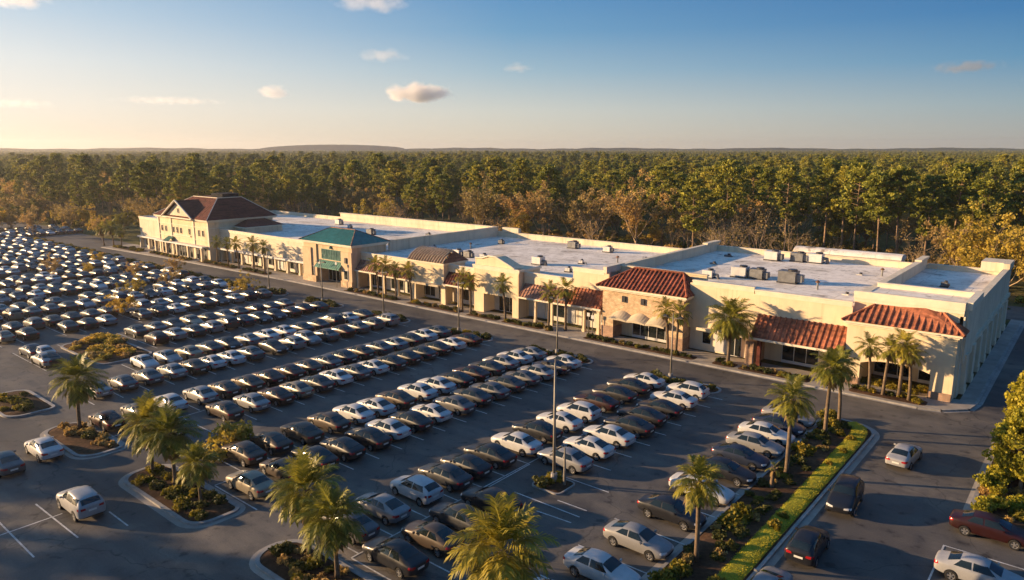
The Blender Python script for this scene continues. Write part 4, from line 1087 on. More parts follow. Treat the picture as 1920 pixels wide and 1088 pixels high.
# single cars
G0 = None
car('suv','pale silver',-53.1,16.6,math.pi,'silver estate car standing alone on the open asphalt left of the curved island',G0,0,'estate_car')
car('sedan','white',-65.7,18.4,math.pi,'white sedan standing just left of the kerbed island with the tall single palm',G0,0,'waiting_car')
car('sedan','grey',-64.9,15.4,math.pi,'grey sedan with silver boot cut by the left edge of the photo',G0,0,'waiting_car')
car('sedan','pale silver',-10.4,62.4,rad(86),'silver sedan driving away along the road beside the palm verge',G0,0,'moving_car')
car('suv','black',-12.0,51.6,rad(-86),'black sport utility car driving towards the viewer beside the grass kerb',G0,0,'moving_car')
car('hatchback','black',-12.0,43.6,rad(92),'black hatchback with a big rear window behind the black sport utility car',G0,0,'moving_car')
car('coupe','silver',-12.3,37.4,rad(90),'silver car cut off by the bottom edge beside the grass kerb',G0,0,'moving_car')
car('sedan','dark red',-3.4,53.2,0,'dark red car parked below the yellow-green trees right of the road',G0,0)
car('sedan','pale silver',-3.2,46.8,0,'pale silver sedan parked next to the dark red car right of the road',G0,0)
car('sedan','white',-97.9,28.7,math.pi,'pale sedan standing loose in the far aisle, left one of a pair',G0,1,'waiting_car')
car('sedan','silver',-94.4,27.7,math.pi,'silver sedan standing loose in the far aisle, right one of a pair',G0,1,'waiting_car')
for y in (50.1,55.0): pline(-5.6,y,-.5,y)
pline(-5.6,44,-.5,44); pline(-5.55,38,-5.55,50.1)
for (a,b2,c,d) in ((-56.6,14.9,-49.3,15.05),(-55.6,12.4,-48.9,12.4),(-51.4,17.8,-48.4,17.8),(-53.6,10.5,-53.65,15.6),(-33.4,37.2,-33.5,42.7),(-31.4,38.2,-25.6,38.2),(-28.4,37.0,-25.6,37.0+.2)): pline(a,b2,c,d)
pline(-28.2,39.2,-25.7,39.25); pline(-31.2,42.6,-26,42.6)
tag(LN.build('parking_markings', M['paint_line']), kind='structure')
print('cars', n_cars)
KINDS_ = []
ccol = bpy.data.collections.new('far_car_kinds')
for st_ in ('sedan','coupe','hatchback'):
    for cl_ in ('white','silver','grey','dark grey','black','navy','dark red','beige'):
        me = CARM[st_]['whole'].copy(); me.materials[0] = PAINT[cl_]
        KINDS_.append((st_,cl_)); ccol.objects.link(bpy.data.objects.new('far_car_%02d' % len(KINDS_), me))
LEFT = [(x,y,st_ if st_ != 'suv' else 'hatchback', cl_ if cl_ != 'brown' else 'grey', b_) for x,y,st_,cl_,b_ in LEFT]
# ------------------------------------------------------------------ plants
def rnd_dir(rg):
    z = rg.uniform(-1,1); a = rg.uniform(0,2*math.pi); s = math.sqrt(1-z*z)
    return Vector((s*math.cos(a), s*math.sin(a), z))

def leaf_clump(mb, rg, c, r, n, size, flat=.75, mi=0, up=0.0, long=1.0):
    c = Vector(c); tone = rg.uniform(-.22,.22)
    for _ in range(n):
        d = rnd_dir(rg)*r*rg.random()**.45; d.z *= flat
        p = c+d; a = rnd_dir(rg); a.z += up
        a.normalize(); b = a.cross(rnd_dir(rg)); b.normalize()
        s = size*rg.uniform(.6,1.25)
        a *= s*.5*long; b *= s*.5
        mb.face([p-a-b*.6, p+b, p+a+b*.4, p-b], mi, min(1,max(0,rg.random()*.75+.12+tone)))

def branch(mb, p0, d, L, r, rg, bend=.25, n=4):
    pts = [Vector(p0)]; d = Vector(d).normalized()
    for i in range(n):
        d = (d + rnd_dir(rg)*bend + Vector((0,0,.06))).normalized(); pts.append(pts[-1]+d*(L/n))
    mb.tube(pts, [r*(1-.75*i/n) for i in range(n+1)], 5, cap=False)
    return pts, d

def make_palm(seed, H, nf=34, fl=2.0, dry=6):
    rg = random.Random(seed)
    tr = MB(); lean = Vector((rg.uniform(-.3,.3), rg.uniform(-.3,.3), 0)); pts = []; rs = []
    for i in range(9):
        t = i/8; pts.append(lean*t*t + Vector((0,0,-.1+(H+.1)*t))); rs.append((.21 if i == 0 else .155-.035*t) + (.05 if i == 8 else 0))
    # ring marks and old leaf bases
    tr.tube(pts, rs, 9)
    for i in range(26):
        t = 1-.24*i/26; a = i*2.4; c = lean*t*t + Vector((0,0,H*t)); o = Vector((math.cos(a),math.sin(a),.0))
        tr.tube([c+o*.11, c+o*.25+Vector((0,0,.16))],[.045,.02],4)
    top = lean + Vector((0,0,H))
    cr = MB()
    for i in range(nf + dry):
        isdry = i >= nf
        az = i*2.39996 + rg.uniform(-.25,.25)
        el = rad(84 - 112*((i+.5)/nf)**.85) if not isdry else rad(rg.uniform(-75,-45))
        el += rg.uniform(-.12,.12)
        L = fl*rg.uniform(.8,1.1)*(.8 if isdry else 1)
        d = Vector((math.cos(az)*math.cos(el), math.sin(az)*math.cos(el), math.sin(el)))
        side = Vector((-math.sin(az), math.cos(az), 0))
        p = top + d*.1; seg = 7; path = [p.copy()]; dirs = [d.copy()]
        for s in range(seg):
            droop = .06+.24*(s/seg)
            d = (d + Vector((0,0,-droop))).normalized(); p = p + d*(L/seg); path.append(p.copy()); dirs.append(d.copy())
        mi = 1 if isdry else 0
        tone = rg.uniform(-.2,.2)
        # stalk
        for s in range(seg):
            w = .022*(1-s/seg)+.006
            cr.face([path[s]-side*w, path[s]+side*w, path[s+1]+side*w*.8, path[s+1]-side*w*.8], mi, .55)
        nl = 18
        for k in range(nl):
            t = .22+.78*(k+.5)/nl; s = min(int(t*seg), seg-1); f = t*seg-s
            q = path[s].lerp(path[s+1], f); dd = dirs[s]
            ll = .78*fl*.5*(1-.55*abs(t-.45)*1.3)
            for sg in (-1,1):
                fwd = .55+.75*t
                v = (side*sg + dd*fwd + Vector((0,0,-.12)) + rnd_dir(rg)*.12).normalized()
                w = dd.cross(v).cross(v).normalized()*.033*fl*.5
                m1 = q + v*ll*.55; m2 = q + (v+Vector((0,0,-.30))).normalized()*ll*1.02
                c = min(1,max(0,rg.random()*.6+.2+tone))
                cr.face([q-w*.7, m1-w, m1+w, q+w*.7], mi, c); cr.face([m1-w, m2, m1+w], mi, c)
    return tr.mesh('palm_trunk',[M['palm_bark']],smooth=True), cr.mesh('palm_crown',[M['palm_leaf'],M['palm_dry']])

def make_pine(seed, H, leafmat='pine_leaf', ncl=52, lsize=.42, n=66, bare=.45):
    rg = random.Random(seed); tr = MB(); cr = MB()
    lean = Vector((rg.uniform(-.6,.6), rg.uniform(-.6,.6), 0))
    pos = lambda t: lean*t*t + Vector((.12*math.sin(5*t+seed), .12*math.cos(4*t+seed), -.3+(H+.1)*t))
    tr.tube([pos(i/9) for i in range(10)], [.26*(1-.78*i/9)*H/20 for i in range(10)], 6, cap=False)
    for i in range(ncl):
        t = bare+(1-bare)*((i+.5)/ncl)**.9; a = i*2.4+rg.uniform(-.5,.5)
        reach = (3.6*math.sin(math.pi*(.12+.80*(t-bare)/(1-bare)))**.8)*rg.uniform(.45,1.1)*H/20
        p0 = pos(t); d = Vector((math.cos(a), math.sin(a), rg.uniform(-.05,.35)))
        pts, _ = branch(tr, p0, d, reach, .055, rg, .15, 3)
        leaf_clump(cr, rg, pts[-1], rg.uniform(.6,1.35)*H/20, n, lsize, .5, up=.35, long=1.5)
        if rg.random() < .6: leaf_clump(cr, rg, pts[2]+rnd_dir(rg)*.4, .8*H/20, n//2, lsize, .5, up=.35, long=1.5)
    leaf_clump(cr, rg, pos(1.0), .9*H/20, n, lsize, .9, up=.4, long=1.5)
    return tr.mesh('pine_trunk',[M['bark']],smooth=True), cr.mesh('pine_crown',[M[leafmat]])

def make_broad(seed, H, W, leafmat, ncl=60, n=40, lsize=.45, low=.25, twigs=0, fill=1.0):
    """rounded tree: forking trunk, limbs, leaf clumps round their ends"""
    rg = random.Random(seed); tr = MB(); cr = MB()
    fork = H*low*.8
    tr.tube([(0,0,-.3),(.05,0,fork*.5),(0,.06,fork)],[.030*H*.6,.024*H*.6,.020*H*.6],7,cap=False)
    ends = []
    for i in range(9):
        a = i*2.4+rg.uniform(-.4,.4); el = rad(rg.uniform(25,80))
        d = Vector((math.cos(a)*math.cos(el)*W/H*1.2, math.sin(a)*math.cos(el)*W/H*1.2, math.sin(el)))
        L = (H-fork)*rg.uniform(.55,.85)
        pts, dd = branch(tr,(0,0,fork*rg.uniform(.6,1)),d,L,.0085*H,rg,.22,4)
        ends += pts[2:]
        for _ in range(3):
            q, d2 = branch(tr,pts[rg.randint(2,4)],dd+rnd_dir(rg)*.9,L*.4,.0035*H,rg,.3,3); ends += q[2:]
            for _ in range(twigs):
                q2, _d = branch(tr,q[rg.randint(1,3)],d2+rnd_dir(rg)*1.0,L*.28,.0016*H,rg,.3,2); ends.append(q2[-1])
    for i in range(ncl):
        e = rg.choice(ends)+rnd_dir(rg)*W*.06
        leaf_clump(cr, rg, e, W*rg.uniform(.08,.16), int(n*fill), lsize, .8)
    return tr.mesh('tree_trunk',[M['bark'] if not twigs else M['twig']],smooth=True), cr.mesh('tree_crown',[M[leafmat]])

def make_bush(seed, r, h, leafmat, ncl=16, n=34, ls=.16):
    rg = random.Random(seed); cr = MB()
    for i in range(ncl):
        a = rg.uniform(0,6.28); q = r*.75*math.sqrt(rg.random())
        leaf_clump(cr, rg, (q*math.cos(a), q*math.sin(a), h*rg.uniform(.25,.8)*(1-.4*q/r)), r*.38, n, ls, .8, up=.3)
    return cr.mesh('shrub',[M[leafmat]])

def plant(name, meshes, x, y, z, rz, s, label, cat, group, sz=None):
    t = thing(name, label, cat, (x,y,z), rz, group); t.scale = (s, s, sz or s)
    link('trunk', meshes[0], t); link('crown', meshes[1], t)
    return t

PALMS = [make_palm(11+i, 4.1, 46, 2.15) for i in range(4)]           # verge and islands
PALMV = [make_palm(21+i, 5.3, 34, 1.62) for i in range(3)]
PALMF = [make_palm(31+i, 4.6, 22, 1.4, 4) for i in range(3)]        # slimmer, before the shops
for i, (x,y,s,l) in enumerate([
    (-54.6,22.3,1.0,'palm with a broad crown at the left end of the curved island'),(-51.6,22.6,.98,'palm in the middle of the curved island beside the broad palm'),(-47.4,22.4,.72,'lowest palm of the curved island, nearest its right tip'),
    (-69.3,22.4,1.08,'tall single palm on the brown-soil island at the left'),
    (-35.6,23.3,1.05,'taller palm of the pair on the front island beside the dark car'),(-32.3,22.9,.92,'lower palm of the pair on the front island beside the dark car'),
    (-21.6,25.0,1.22,'palm crown cut by the bottom edge, between the front island and the white car'),
    (-16.9,38.1,1.0,'palm on the verge nearest the viewer, beside the black and silver cars'),(-16.8,53.6,1.13,'palm in mid verge before the row of dark cars'),
    (-17.0,63.9,1.15,'left one of the two palms at the shop end of the verge'),(-16.6,66.6,1.08,'right one of the two palms at the shop end of the verge')]):
    plant('palm_tree', PALMS[i%4] if i < 7 else PALMV[i%3], x,y,.2, i*1.7, s, l, 'palm tree', 'palms of the car park')
plant('palm_tree', make_palm(77,1.6,6,.7,3), -16.9,50.7,.2,0,1.0,'short bare palm stump with few leaves beside the mid verge palm','palm tree','palms of the car park')
FP = [(-95.2,78.9,'first of three palms before the faded awning right of the green tower'),(-93.0,78.6,'middle palm of three before the faded awning right of the green tower'),(-90.6,78.8,'last of three palms right of the green tower, by the brown turret'),
 (-86.6,78.6,'palm in front of the brown tiled turret'),(-75.3,78.8,'left one of the two palms at the curved pediment block'),(-73.2,78.5,'right one of the two palms at the curved pediment block'),(-66.4,78.6,'palm at the right corner of the curved pediment block'),
 (-58.4,78.5,'left palm before the awnings left of the stone tower'),(-56.2,79.5,'right palm before the awnings left of the stone tower'),
 (-40.2,78.8,'left one of two palms at the right edge of the stone tower'),(-38.9,78.5,'right one of two palms at the right edge of the stone tower'),(-32.3,78.7,'single full palm before the plain wall right of the stone tower'),
 (-17.0,78.6,'first of four slim palms before the end shop'),(-15.6,78.4,'second of four slim palms before the end shop'),(-14.2,78.7,'third of four slim palms before the end shop'),(-13.2,78.3,'last of four slim palms before the end shop'),
 (-148.5,78.6,'first palm before the long arcade, next to the gabled store'),(-144.4,78.8,'second palm before the long arcade left of the green tower'),(-139.6,78.5,'third palm before the long arcade left of the green tower'),(-134.0,78.6,'fourth palm before the long arcade left of the green tower'),(-129.6,78.4,'last palm before the long arcade, nearest the green tower')]
for i, (x,y,l) in enumerate(FP):
    full = i == 11
    plant('palm_tree', PALMS[1] if full else PALMF[i%3], x,y,.2, i*2.1, (1.3 if full else R.uniform(1.02,1.25)), l, 'palm tree', 'palms in front of the shops')
GP = make_palm(91,4.0,26,1.7,14)
for i,(x,y,s,l) in enumerate([(-201,75.8,1.1,'left one of three dry golden palms at the far end of the pavement'),(-197.5,76.8,1.25,'middle one of three dry golden palms at the far end of the pavement'),(-194.2,77.4,1.0,'right one of three dry golden palms at the far end of the pavement')]):
    plant('palm_tree', GP, x,y,.1,i*1.3,s,l,'palm tree','palms in front of the shops')

# shrubs
BUSH = [make_bush(i, .55, .55, 'shrub_leaf') for i in range(4)] + [make_bush(20+i, .6, .5, 'shrub_gold') for i in range(3)] + [make_bush(30+i,.5,.6,'brown_leaf',12,26,.14) for i in range(2)]
SHRUBS = []
def shrub(x,y,z,k,s,label,group): SHRUBS.append((math.hypot(x,y)/s, x,y,z,k,s,label,group))
def put_shrub(x,y,z,k,s,label,group):
    o = link('shrub', BUSH[k], None, (x,y,z)); o.rotation_euler = (0,0,R.uniform(0,6.28)); o.scale = (s*R.uniform(.9,1.15), s*R.uniform(.9,1.15), s*R.uniform(.8,1.15))
    return tag(o, label, 'shrub', group)
def bed(x0,x1,y0,y1,n,z,kinds,label,smin=.7,smax=1.15):
    for i in range(n):
        t = (i+.5)/n
        if x1-x0 > y1-y0: x, y = x0+(x1-x0)*t+R.uniform(-.25,.25), R.uniform(y0,y1)
        else: x, y = R.uniform(x0,x1), y0+(y1-y0)*t+R.uniform(-.25,.25)
        shrub(x,y,z,R.choice(kinds),R.uniform(smin,smax),label,label.replace('one of the ',''))
NB = ['under the golden palms at the far pavement end','before the gabled red-roofed store','between the gabled store and its arcade','before the arcade left of the green tower',
      'right of the green tower','before the brown tiled turret','before the curved pediment block','right of the curved pediment block','left of the stone tower awning','before the stone tower',
      'around the single full palm','before the orange awning','before the end shop']
for (x0,x1,y0,y1), nm in zip(BEDS, NB):
    n = max(3, int((x1-x0)*1.15)); gold = 'end shop' in nm or 'golden' in nm
    bed(x0+.3,x1-.3,y0+.45,y1-.4,n,.18,[0,1,2,3,4,7] if not gold else [4,5,6,0,1],'one of the low shrubs '+nm,.75,1.15)
KEY = {'front':((-37.6,-29.4,21.3,23.6,26),'on the front palm island'),'left':((-55.2,-45.4,20.9,23.4,30),'under the three palms of the curved island'),'palm':((-70.8,-63,20.5,22.8,16),'on the brown-soil island'),
       'far':((-85.3,-77.8,19.5,22.6,16),'on the yellowish island at the left edge'),'corner':((-24,-16.4,21.4,26.4,18),'around the palm at the bottom edge'),'lamp':((-30.7,-29.0,40.0,41.9,5),'at the foot of the lone lamp post'),
       'hedge':((-230,-120,67.6,68.8,90),'in the long shrub strip beside the road'),'verge':((-17.8,-15.8,27,67.5,84),'on the palm verge'),'right':((-4.5,4.6,56,77,44),'below the yellow-green trees')}
for k, ((x0,x1,y0,y1,n),nm) in KEY.items():
    kinds = {'front':[0,1,4,7,8],'left':[0,1,4,5,2],'palm':[7,8,7,0],'far':[4,5,0,1,2],'corner':[4,5,0],'lamp':[4,5,0],'hedge':[0,1,2,3,4,7],'verge':[0,1,2,3,0,1,7,4],'right':[4,5,0,7,8]}[k]
    bed(x0,x1,y0,y1,n,.16,kinds,'one of the low shrubs '+nm,.7 if k!='hedge' else 1.0,(.95 if k == 'verge' else 1.2) if k != 'hedge' else 1.7)
for (x,y,s) in ((-14.9,34.2,1.1),(-14.7,36.4,1.3),(-14.5,45.0,1.2),(-14.6,46.6,.9),(-14.7,57.4,.8),(-14.6,60.6,.8),(-14.8,63.8,.9)):
    shrub(x,y,.28,4+int(s*10)%3,s*.8,'one of the bright yellow shrubs growing on the clipped grass strip','bright yellow shrubs on the grass strip')
for (x,y,s) in ((-17.2,34.4,1.6),(-17.0,36.0,1.5),(-17.0,43.6,1.6),(-16.8,45.1,1.7),(-17.2,58.6,1.6),(-17.2,66.0,1.8),(-17.9,68.0,1.8)):
    shrub(x,y,.2,4+int(s*10)%3,s,'one of the large yellow shrubs among the darker ones on the palm verge','large yellow shrubs on the palm verge')
for k,(xa,xb) in enumerate(ends):
    nm = ['nearest the palm verge','second from the palm verge','third from the palm verge','fourth from the palm verge','fifth from the palm verge','sixth from the palm verge'][k]
    bed(xa+.7,xb-.6,67.9,69.6,9,.16,[0,1,2,4,4] if k == 0 else [0,1,2,3,4],'one of the shrubs on the row-end island '+nm,1.0,1.5)
bed(-18.1,-12.2,81.0,82.4,11,.14,[4,5,6],'one of the yellow shrubs inside the arch of the end shop',1.0,1.5)
# loose golden bushes among the far cars
GB = [make_bush(50+i,1.3,1.5,'gold_leaf',22,34,.22) for i in range(2)]
for i,(x,y,s,l) in enumerate([(-55.8,29.4,1.6,'big yellow bush overhanging the car row above the curved island'),(-53.6,27.0,.8,'small yellow bush beside the big one above the curved island')]):
    o = link('bush', GB[i%2], None, (x,y,.0)); o.scale = (s,s,s); tag(o,l,'bush')
for i in range(22):
    x, y, s = R.uniform(-101,-89.5), R.uniform(32.2,37.4), R.uniform(.5,1.0)
    o = link('bush', GB[i%2] if i%3 else BUSH[7], None, (x,y,.15)); o.scale = (s*1.1,s*1.1,s*.8) if i%3 else (s*2.2,s*2.2,s*1.6); tag(o,'one of the low dry golden bushes on the planted patch among the far cars','bush','dry golden bushes among the cars')
LB = [make_bush(70+i,1.0,1.3,'lime_leaf',20,40,.2) for i in range(2)]
for i in range(20):
    x, y, s = R.uniform(-4.4,-2.2), 56.2+i*.95, R.uniform(.7,1.25)
    o = link('bush', LB[i%2], None, (x,y,.15)); o.scale = (s,s,s); tag(o,'one of the yellow-green bushes at the feet of the yellow-green trees','bush','yellow-green bushes right of the road')
# trees at the right of the road
def make_mound(seed, H, W, leafmat, ncl, n, ls):
    """bushy tree leafed to the ground: limbs rising from a short trunk to clumps over an uneven egg shape"""
    rg = random.Random(seed); tr = MB(); cr = MB()
    tr.tube([(0,0,-.2),(0,0,H*.35),(.1,.05,H*.8)],[.16,.12,.04],7,cap=False)
    lob = [(rnd_dir(rg), rg.uniform(.12,.3)) for _ in range(9)]
    for i in range(ncl):
        d = rnd_dir(rg); k = rg.uniform(.45,1.0)**.5
        k *= .80+sum(a*max(0,d.dot(v))**6 for v,a in lob)
        p = Vector((d.x*W*.5*k, d.y*W*.5*k, H*.52+d.z*H*.46*k))
        if p.z < .25: continue
        if i % 4 == 0: branch(tr,(0,0,min(p.z*.7,H*.6)),p-Vector((0,0,min(p.z*.7,H*.6))),(p-Vector((0,0,min(p.z*.7,H*.6)))).length,.035,rg,.1,3)
        leaf_clump(cr, rg, p, rg.uniform(.3,.6), n, ls, .85, up=.2, long=1.3)
    return tr.mesh('tree_trunk',[M['bark']],smooth=True), cr.mesh('tree_crown',[M[leafmat]])
LT = [make_mound(61+i, 6.8, 4.6, 'lime_leaf', 190, 60, .22) for i in range(2)]
for i,(x,y,s,l) in enumerate([(-2.6,62.0,.92,'yellow-green bushy tree nearest the red car'),(-2.2,67.0,1.08,'middle yellow-green bushy tree right of the road'),(-2.0,72.6,1.0,'yellow-green bushy tree farthest from the red car, nearest the shops')]):
    plant('bushy_tree', LT[i%2], x,y,.15,i*2.0,s,l,'tree','yellow-green trees right of the road')

# ---- the wood
PINES = [make_pine(100+i, 20+R.uniform(-1.5,1.5), bare=b_) for i, b_ in enumerate((.38,.45,.5,.42,.55))]
OAKS = [make_broad(140+i, 16, 9, 'oak_leaf', 110, 66, .42, .3) for i in range(2)]
BROWN = [make_broad(150+i, 14, 8.5, 'brown_leaf', 90, 30, .42, .3, 2) for i in range(3)]
GOLD = [make_broad(160+i, 11, 8, 'gold_leaf', 90, 40, .40, .15, 1) for i in range(2)]
BARE = [make_broad(170+i, 11, 8.5, 'brown_leaf', 46, 9, .28, .2, 5) for i in range(2)]
def tp(kind, meshes, x, y, rz, s, l, g=None, sz=None): return plant(kind, meshes, x,y,-.05,rz,s,l,'tree',g,sz)
for i,(x,y,s) in enumerate([(-66,149,.9),(-61,144,1.0),(-57,152,1.05),(-43,151,.7),(-28,156,.75),(-24.5,149,.65),(-93,143,.95),(-118,139,.9)]):
    tp('bare_tree',BARE[i%2],x,y,i*1.4,s,'pale half-bare tree at the near edge of the wood behind the flat roofs','pale half-bare trees behind the flat roofs')
tp('bare_tree',BARE[0],-49.3,147,0,.95,'pale bare tree standing alone behind the stone tower shop roofs')
tp('pine_tree',PINES[2],-36.6,164,.4,1.0,'tall pine with a long bare trunk, left one of two behind the white shed')
tp('pine_tree',PINES[4],-33.4,166,1.9,1.05,'tall pine with a long bare trunk, right one of two behind the white shed')
for i,(x,y,s) in enumerate([(-47,176,.98),(-43,171,1.04),(-29,172,1.0),(-25,178,1.08),(-20,170,.95),(-52,180,1.05),(-60,176,1.0)]):
    tp('pine_tree',PINES[(i*2+1)%5],x,y,i*1.3,s,'tall pine with a visible trunk at the back of the clearing behind the white shed','tall pines behind the clearing')
for i,(x,y,s,l) in enumerate([(-21,158,1.0,'orange-gold tree behind the end shop, leftmost of the golden group'),(-16.5,152,1.15,'bright yellow tree in the middle of the golden group behind the end shop'),(-12.2,150,1.1,'golden tree behind the raised corner of the end shop'),(-9,158,1.25,'tall golden tree behind the back right corner of the end shop'),(-5,149,1.0,'golden tree right of the end shop cut by the right edge')]):
    tp('golden_tree',GOLD[i%2] if i not in (0,4) else BROWN[i%3],x,y,i*1.9,s*(1 if i not in (0,4) else .85),l,'golden trees behind the end shop')
tp('golden_tree',GOLD[0],-246,128,.6,1.5,'large rounded golden tree behind the red hip roof',None,1.35)
for i,(x,y,s,l) in enumerate([(-158,137,1.0,'bare brown tree behind the long roof right of the red hip roof'),(-128,141,1.12,'brown leafy tree behind the middle of the far long roof'),(-112,148,1.1,'brown tree behind the right end of the far long roof'),(-100,152,1.15,'brown tree behind the maroon-awning block, left one'),(-86,150,1.2,'brown tree behind the maroon-awning block, right one'),(-69,160,1.15,'pale brown tree behind the party wall of the stone tower shop'),(-75.5,156,.95,'small pale brown tree beside the party wall of the stone tower shop')]):
    tp('brown_tree',BROWN[i%3] if i not in (0,5) else BARE[1],x,y,i*1.3,s,l,'brown trees at the edge of the wood')

for i in range(26):
    x, y = (R.uniform(-335,-226), R.uniform(78,93)) if i < 18 else (R.uniform(-300,-255), R.uniform(66,76))
    tp('roadside_tree',(BROWN+OAKS+GOLD)[i%7],x,y,i*1.3,R.uniform(.42,.75),'small brown or golden tree by the lot edge left of the gabled store','small trees at the lot edge left of the gabled store')
for i in range(9):
    x = -112.85-14.2*(i%5); y = (44,52,58,49,62,64,46+12,66,55)[i]
    if y < -.28*x+1: y = -.28*x+4
    tp('roadside_tree',(GOLD+BROWN)[i%4],x,y,i*1.7,R.uniform(.24,.36),'small golden tree growing between the car rows at the far left','small golden trees between the far car rows')
for i,(x,y,s,l) in enumerate([(-236,70.5,.55,'small brown tree at the far end of the shrub strip'),(-262,66,.6,'small golden tree among the farthest cars, left one'),(-290,84,.7,'small golden tree among the farthest cars, right one'),(-215,80.5,.5,'small brown tree by the bend of the road beyond the shops'),(-226,84,.55,'small golden tree by the bend of the road beyond the shops')]):
    tp('roadside_tree',(BROWN+GOLD)[(i*3+1)%5],x,y,i*1.1,s,l,'small trees at the far end of the car park')
cam_dir = Vector((-math.sin(rad(39.64)), math.cos(rad(39.64))))
def in_view(x, y, m=45):
    d = Vector((x,y)); return d.normalized().dot(cam_dir) > math.cos(rad(m))
def wood(x, y):
    w = 6*math.sin(x*.05)+4*math.sin(x*.13+1)
    if -260 < x < -236 and 92 < y < 138: return False
    if -236 <= x < -203: return y > 91+w*.5
    if x < -350: return True
    if x < -236-.1*abs(w): return y > 90+w*.6
    if x > 14: return y > 100+w
    if y < 139+ (10+w if x < -64 else 0): return False
    if x < -70-.25*max(0,y-150)*0: return True
    if x < -24: return y > 184+w
    return y > 162+w
rg = random.Random(5)
cand = []
gx = 8.8
for i in range(-90, 22):
    for j in range(0, 90):
        x = i*gx+rg.uniform(-3.2,3.2); y = 60+j*gx+rg.uniform(-3.2,3.2)
        if in_view(x,y) and wood(x,y): cand.append((math.hypot(x,y), x, y))
cand.sort()
def edge_depth(x, y):
    k = 0
    while k < 12 and wood(x+k*4*.45, y-k*4*.9): k += 1
    return k*4
idx = 0; rest = []
for d, x, y in cand:
    e = edge_depth(x, y); west = x < -200
    r_ = rg.random()
    if e <= 12: k = 'brown' if r_ < (.36 if not west else .5) else 'oak' if r_ < .50 else 'gold' if r_ < .62 else 'pine'
    elif e <= 28: k = 'brown' if r_ < .22 else 'oak' if r_ < .40 else 'pine'
    else: k = 'brown' if r_ < .05 else 'oak' if r_ < .26 else 'pine'
    if idx < 255 and e <= 46 and x < 0:
        idx += 1
        where = 'left of the red hip roof' if x < -236 else 'behind the far long roof' if x < -104 else 'behind the maroon-awning shops' if x < -62 else 'across the clearing behind the stone tower' if x < -22 else 'behind the golden trees at the right'
        me, nm, txt, s = {'brown':(rg.choice(BROWN+BARE),'brown_tree','brown autumn tree',rg.uniform(.70,1.0)),'oak':(rg.choice(OAKS),'leafy_tree','green broad-leaved tree',rg.uniform(.70,.95)),'gold':(rg.choice(GOLD),'golden_tree','golden autumn tree',rg.uniform(.7,1.0)),'pine':(rg.choice(PINES),'pine_tree','tall green pine',rg.uniform(.60,.86) if rg.random() < .75 else rg.uniform(.92,1.10))}[k]
        lab = f'{txt} standing {where}'
        tp(nm, me, x, y, rg.uniform(0,6.28), s, lab, lab)
    else: rest.append((x,y,k))
print('wood things', idx, 'rest near', len(rest))
# farther canopy, thinner and larger towards the horizon
d = 700.0
for (r0,r1,g,sc) in ((0,0,0,0),(640,1300,11,1.12),(1300,2300,16,1.5),(2300,3650,26,2.1)):
    if not g: continue
    a = -40.0
    r = r0
    while r < r1:
        n = int(2*math.pi*r*94/360/g)
        for i in range(n):
            t = rad(39.64-47+94*(i+rg.random())/n); rr = r+rg.uniform(-.5,.5)*g
            x, y = -math.sin(t)*rr, math.cos(t)*rr
            if max(abs(x)/gx - 90, (y-60)/gx-90) < 0 and r < 700 and abs(x) < 730 and y < 790: continue
            rest.append((x,y,'far%g' % sc))
        r += g
print('wood instances', len(rest))
PROTOS = PINES + OAKS + BROWN + GOLD
pcol = bpy.data.collections.new('wood_kinds')
def joined(tr, cr, i):
    me = bpy.data.meshes.new('wood_tree'); bm = bmesh.new(); bm.from_mesh(tr)
    n0 = len(bm.faces); bm.from_mesh(cr); bm.faces.ensure_lookup_table()
    for f in bm.faces[n0:]: f.material_index = 1
    bm.to_mesh(me); bm.free()
    for m_ in (tr.materials[0], cr.materials[0]): me.materials.append(m_)
    o = bpy.data.objects.new('wood_tree_%02d' % i, me); pcol.objects.link(o); return o
for i, (a_, b_) in enumerate(PROTOS): joined(a_, b_, i)
def kind_index(k):
    if k == 'pine': return rg.randrange(5)
    if k == 'oak': return 5+rg.randrange(2)
    if k == 'brown': return 7+rg.randrange(3)
    if k == 'gold': return 10+rg.randrange(2)
    return rg.choices([rg.randrange(5), 5+rg.randrange(2), 7+rg.randrange(3)],[6,3,.8])[0]

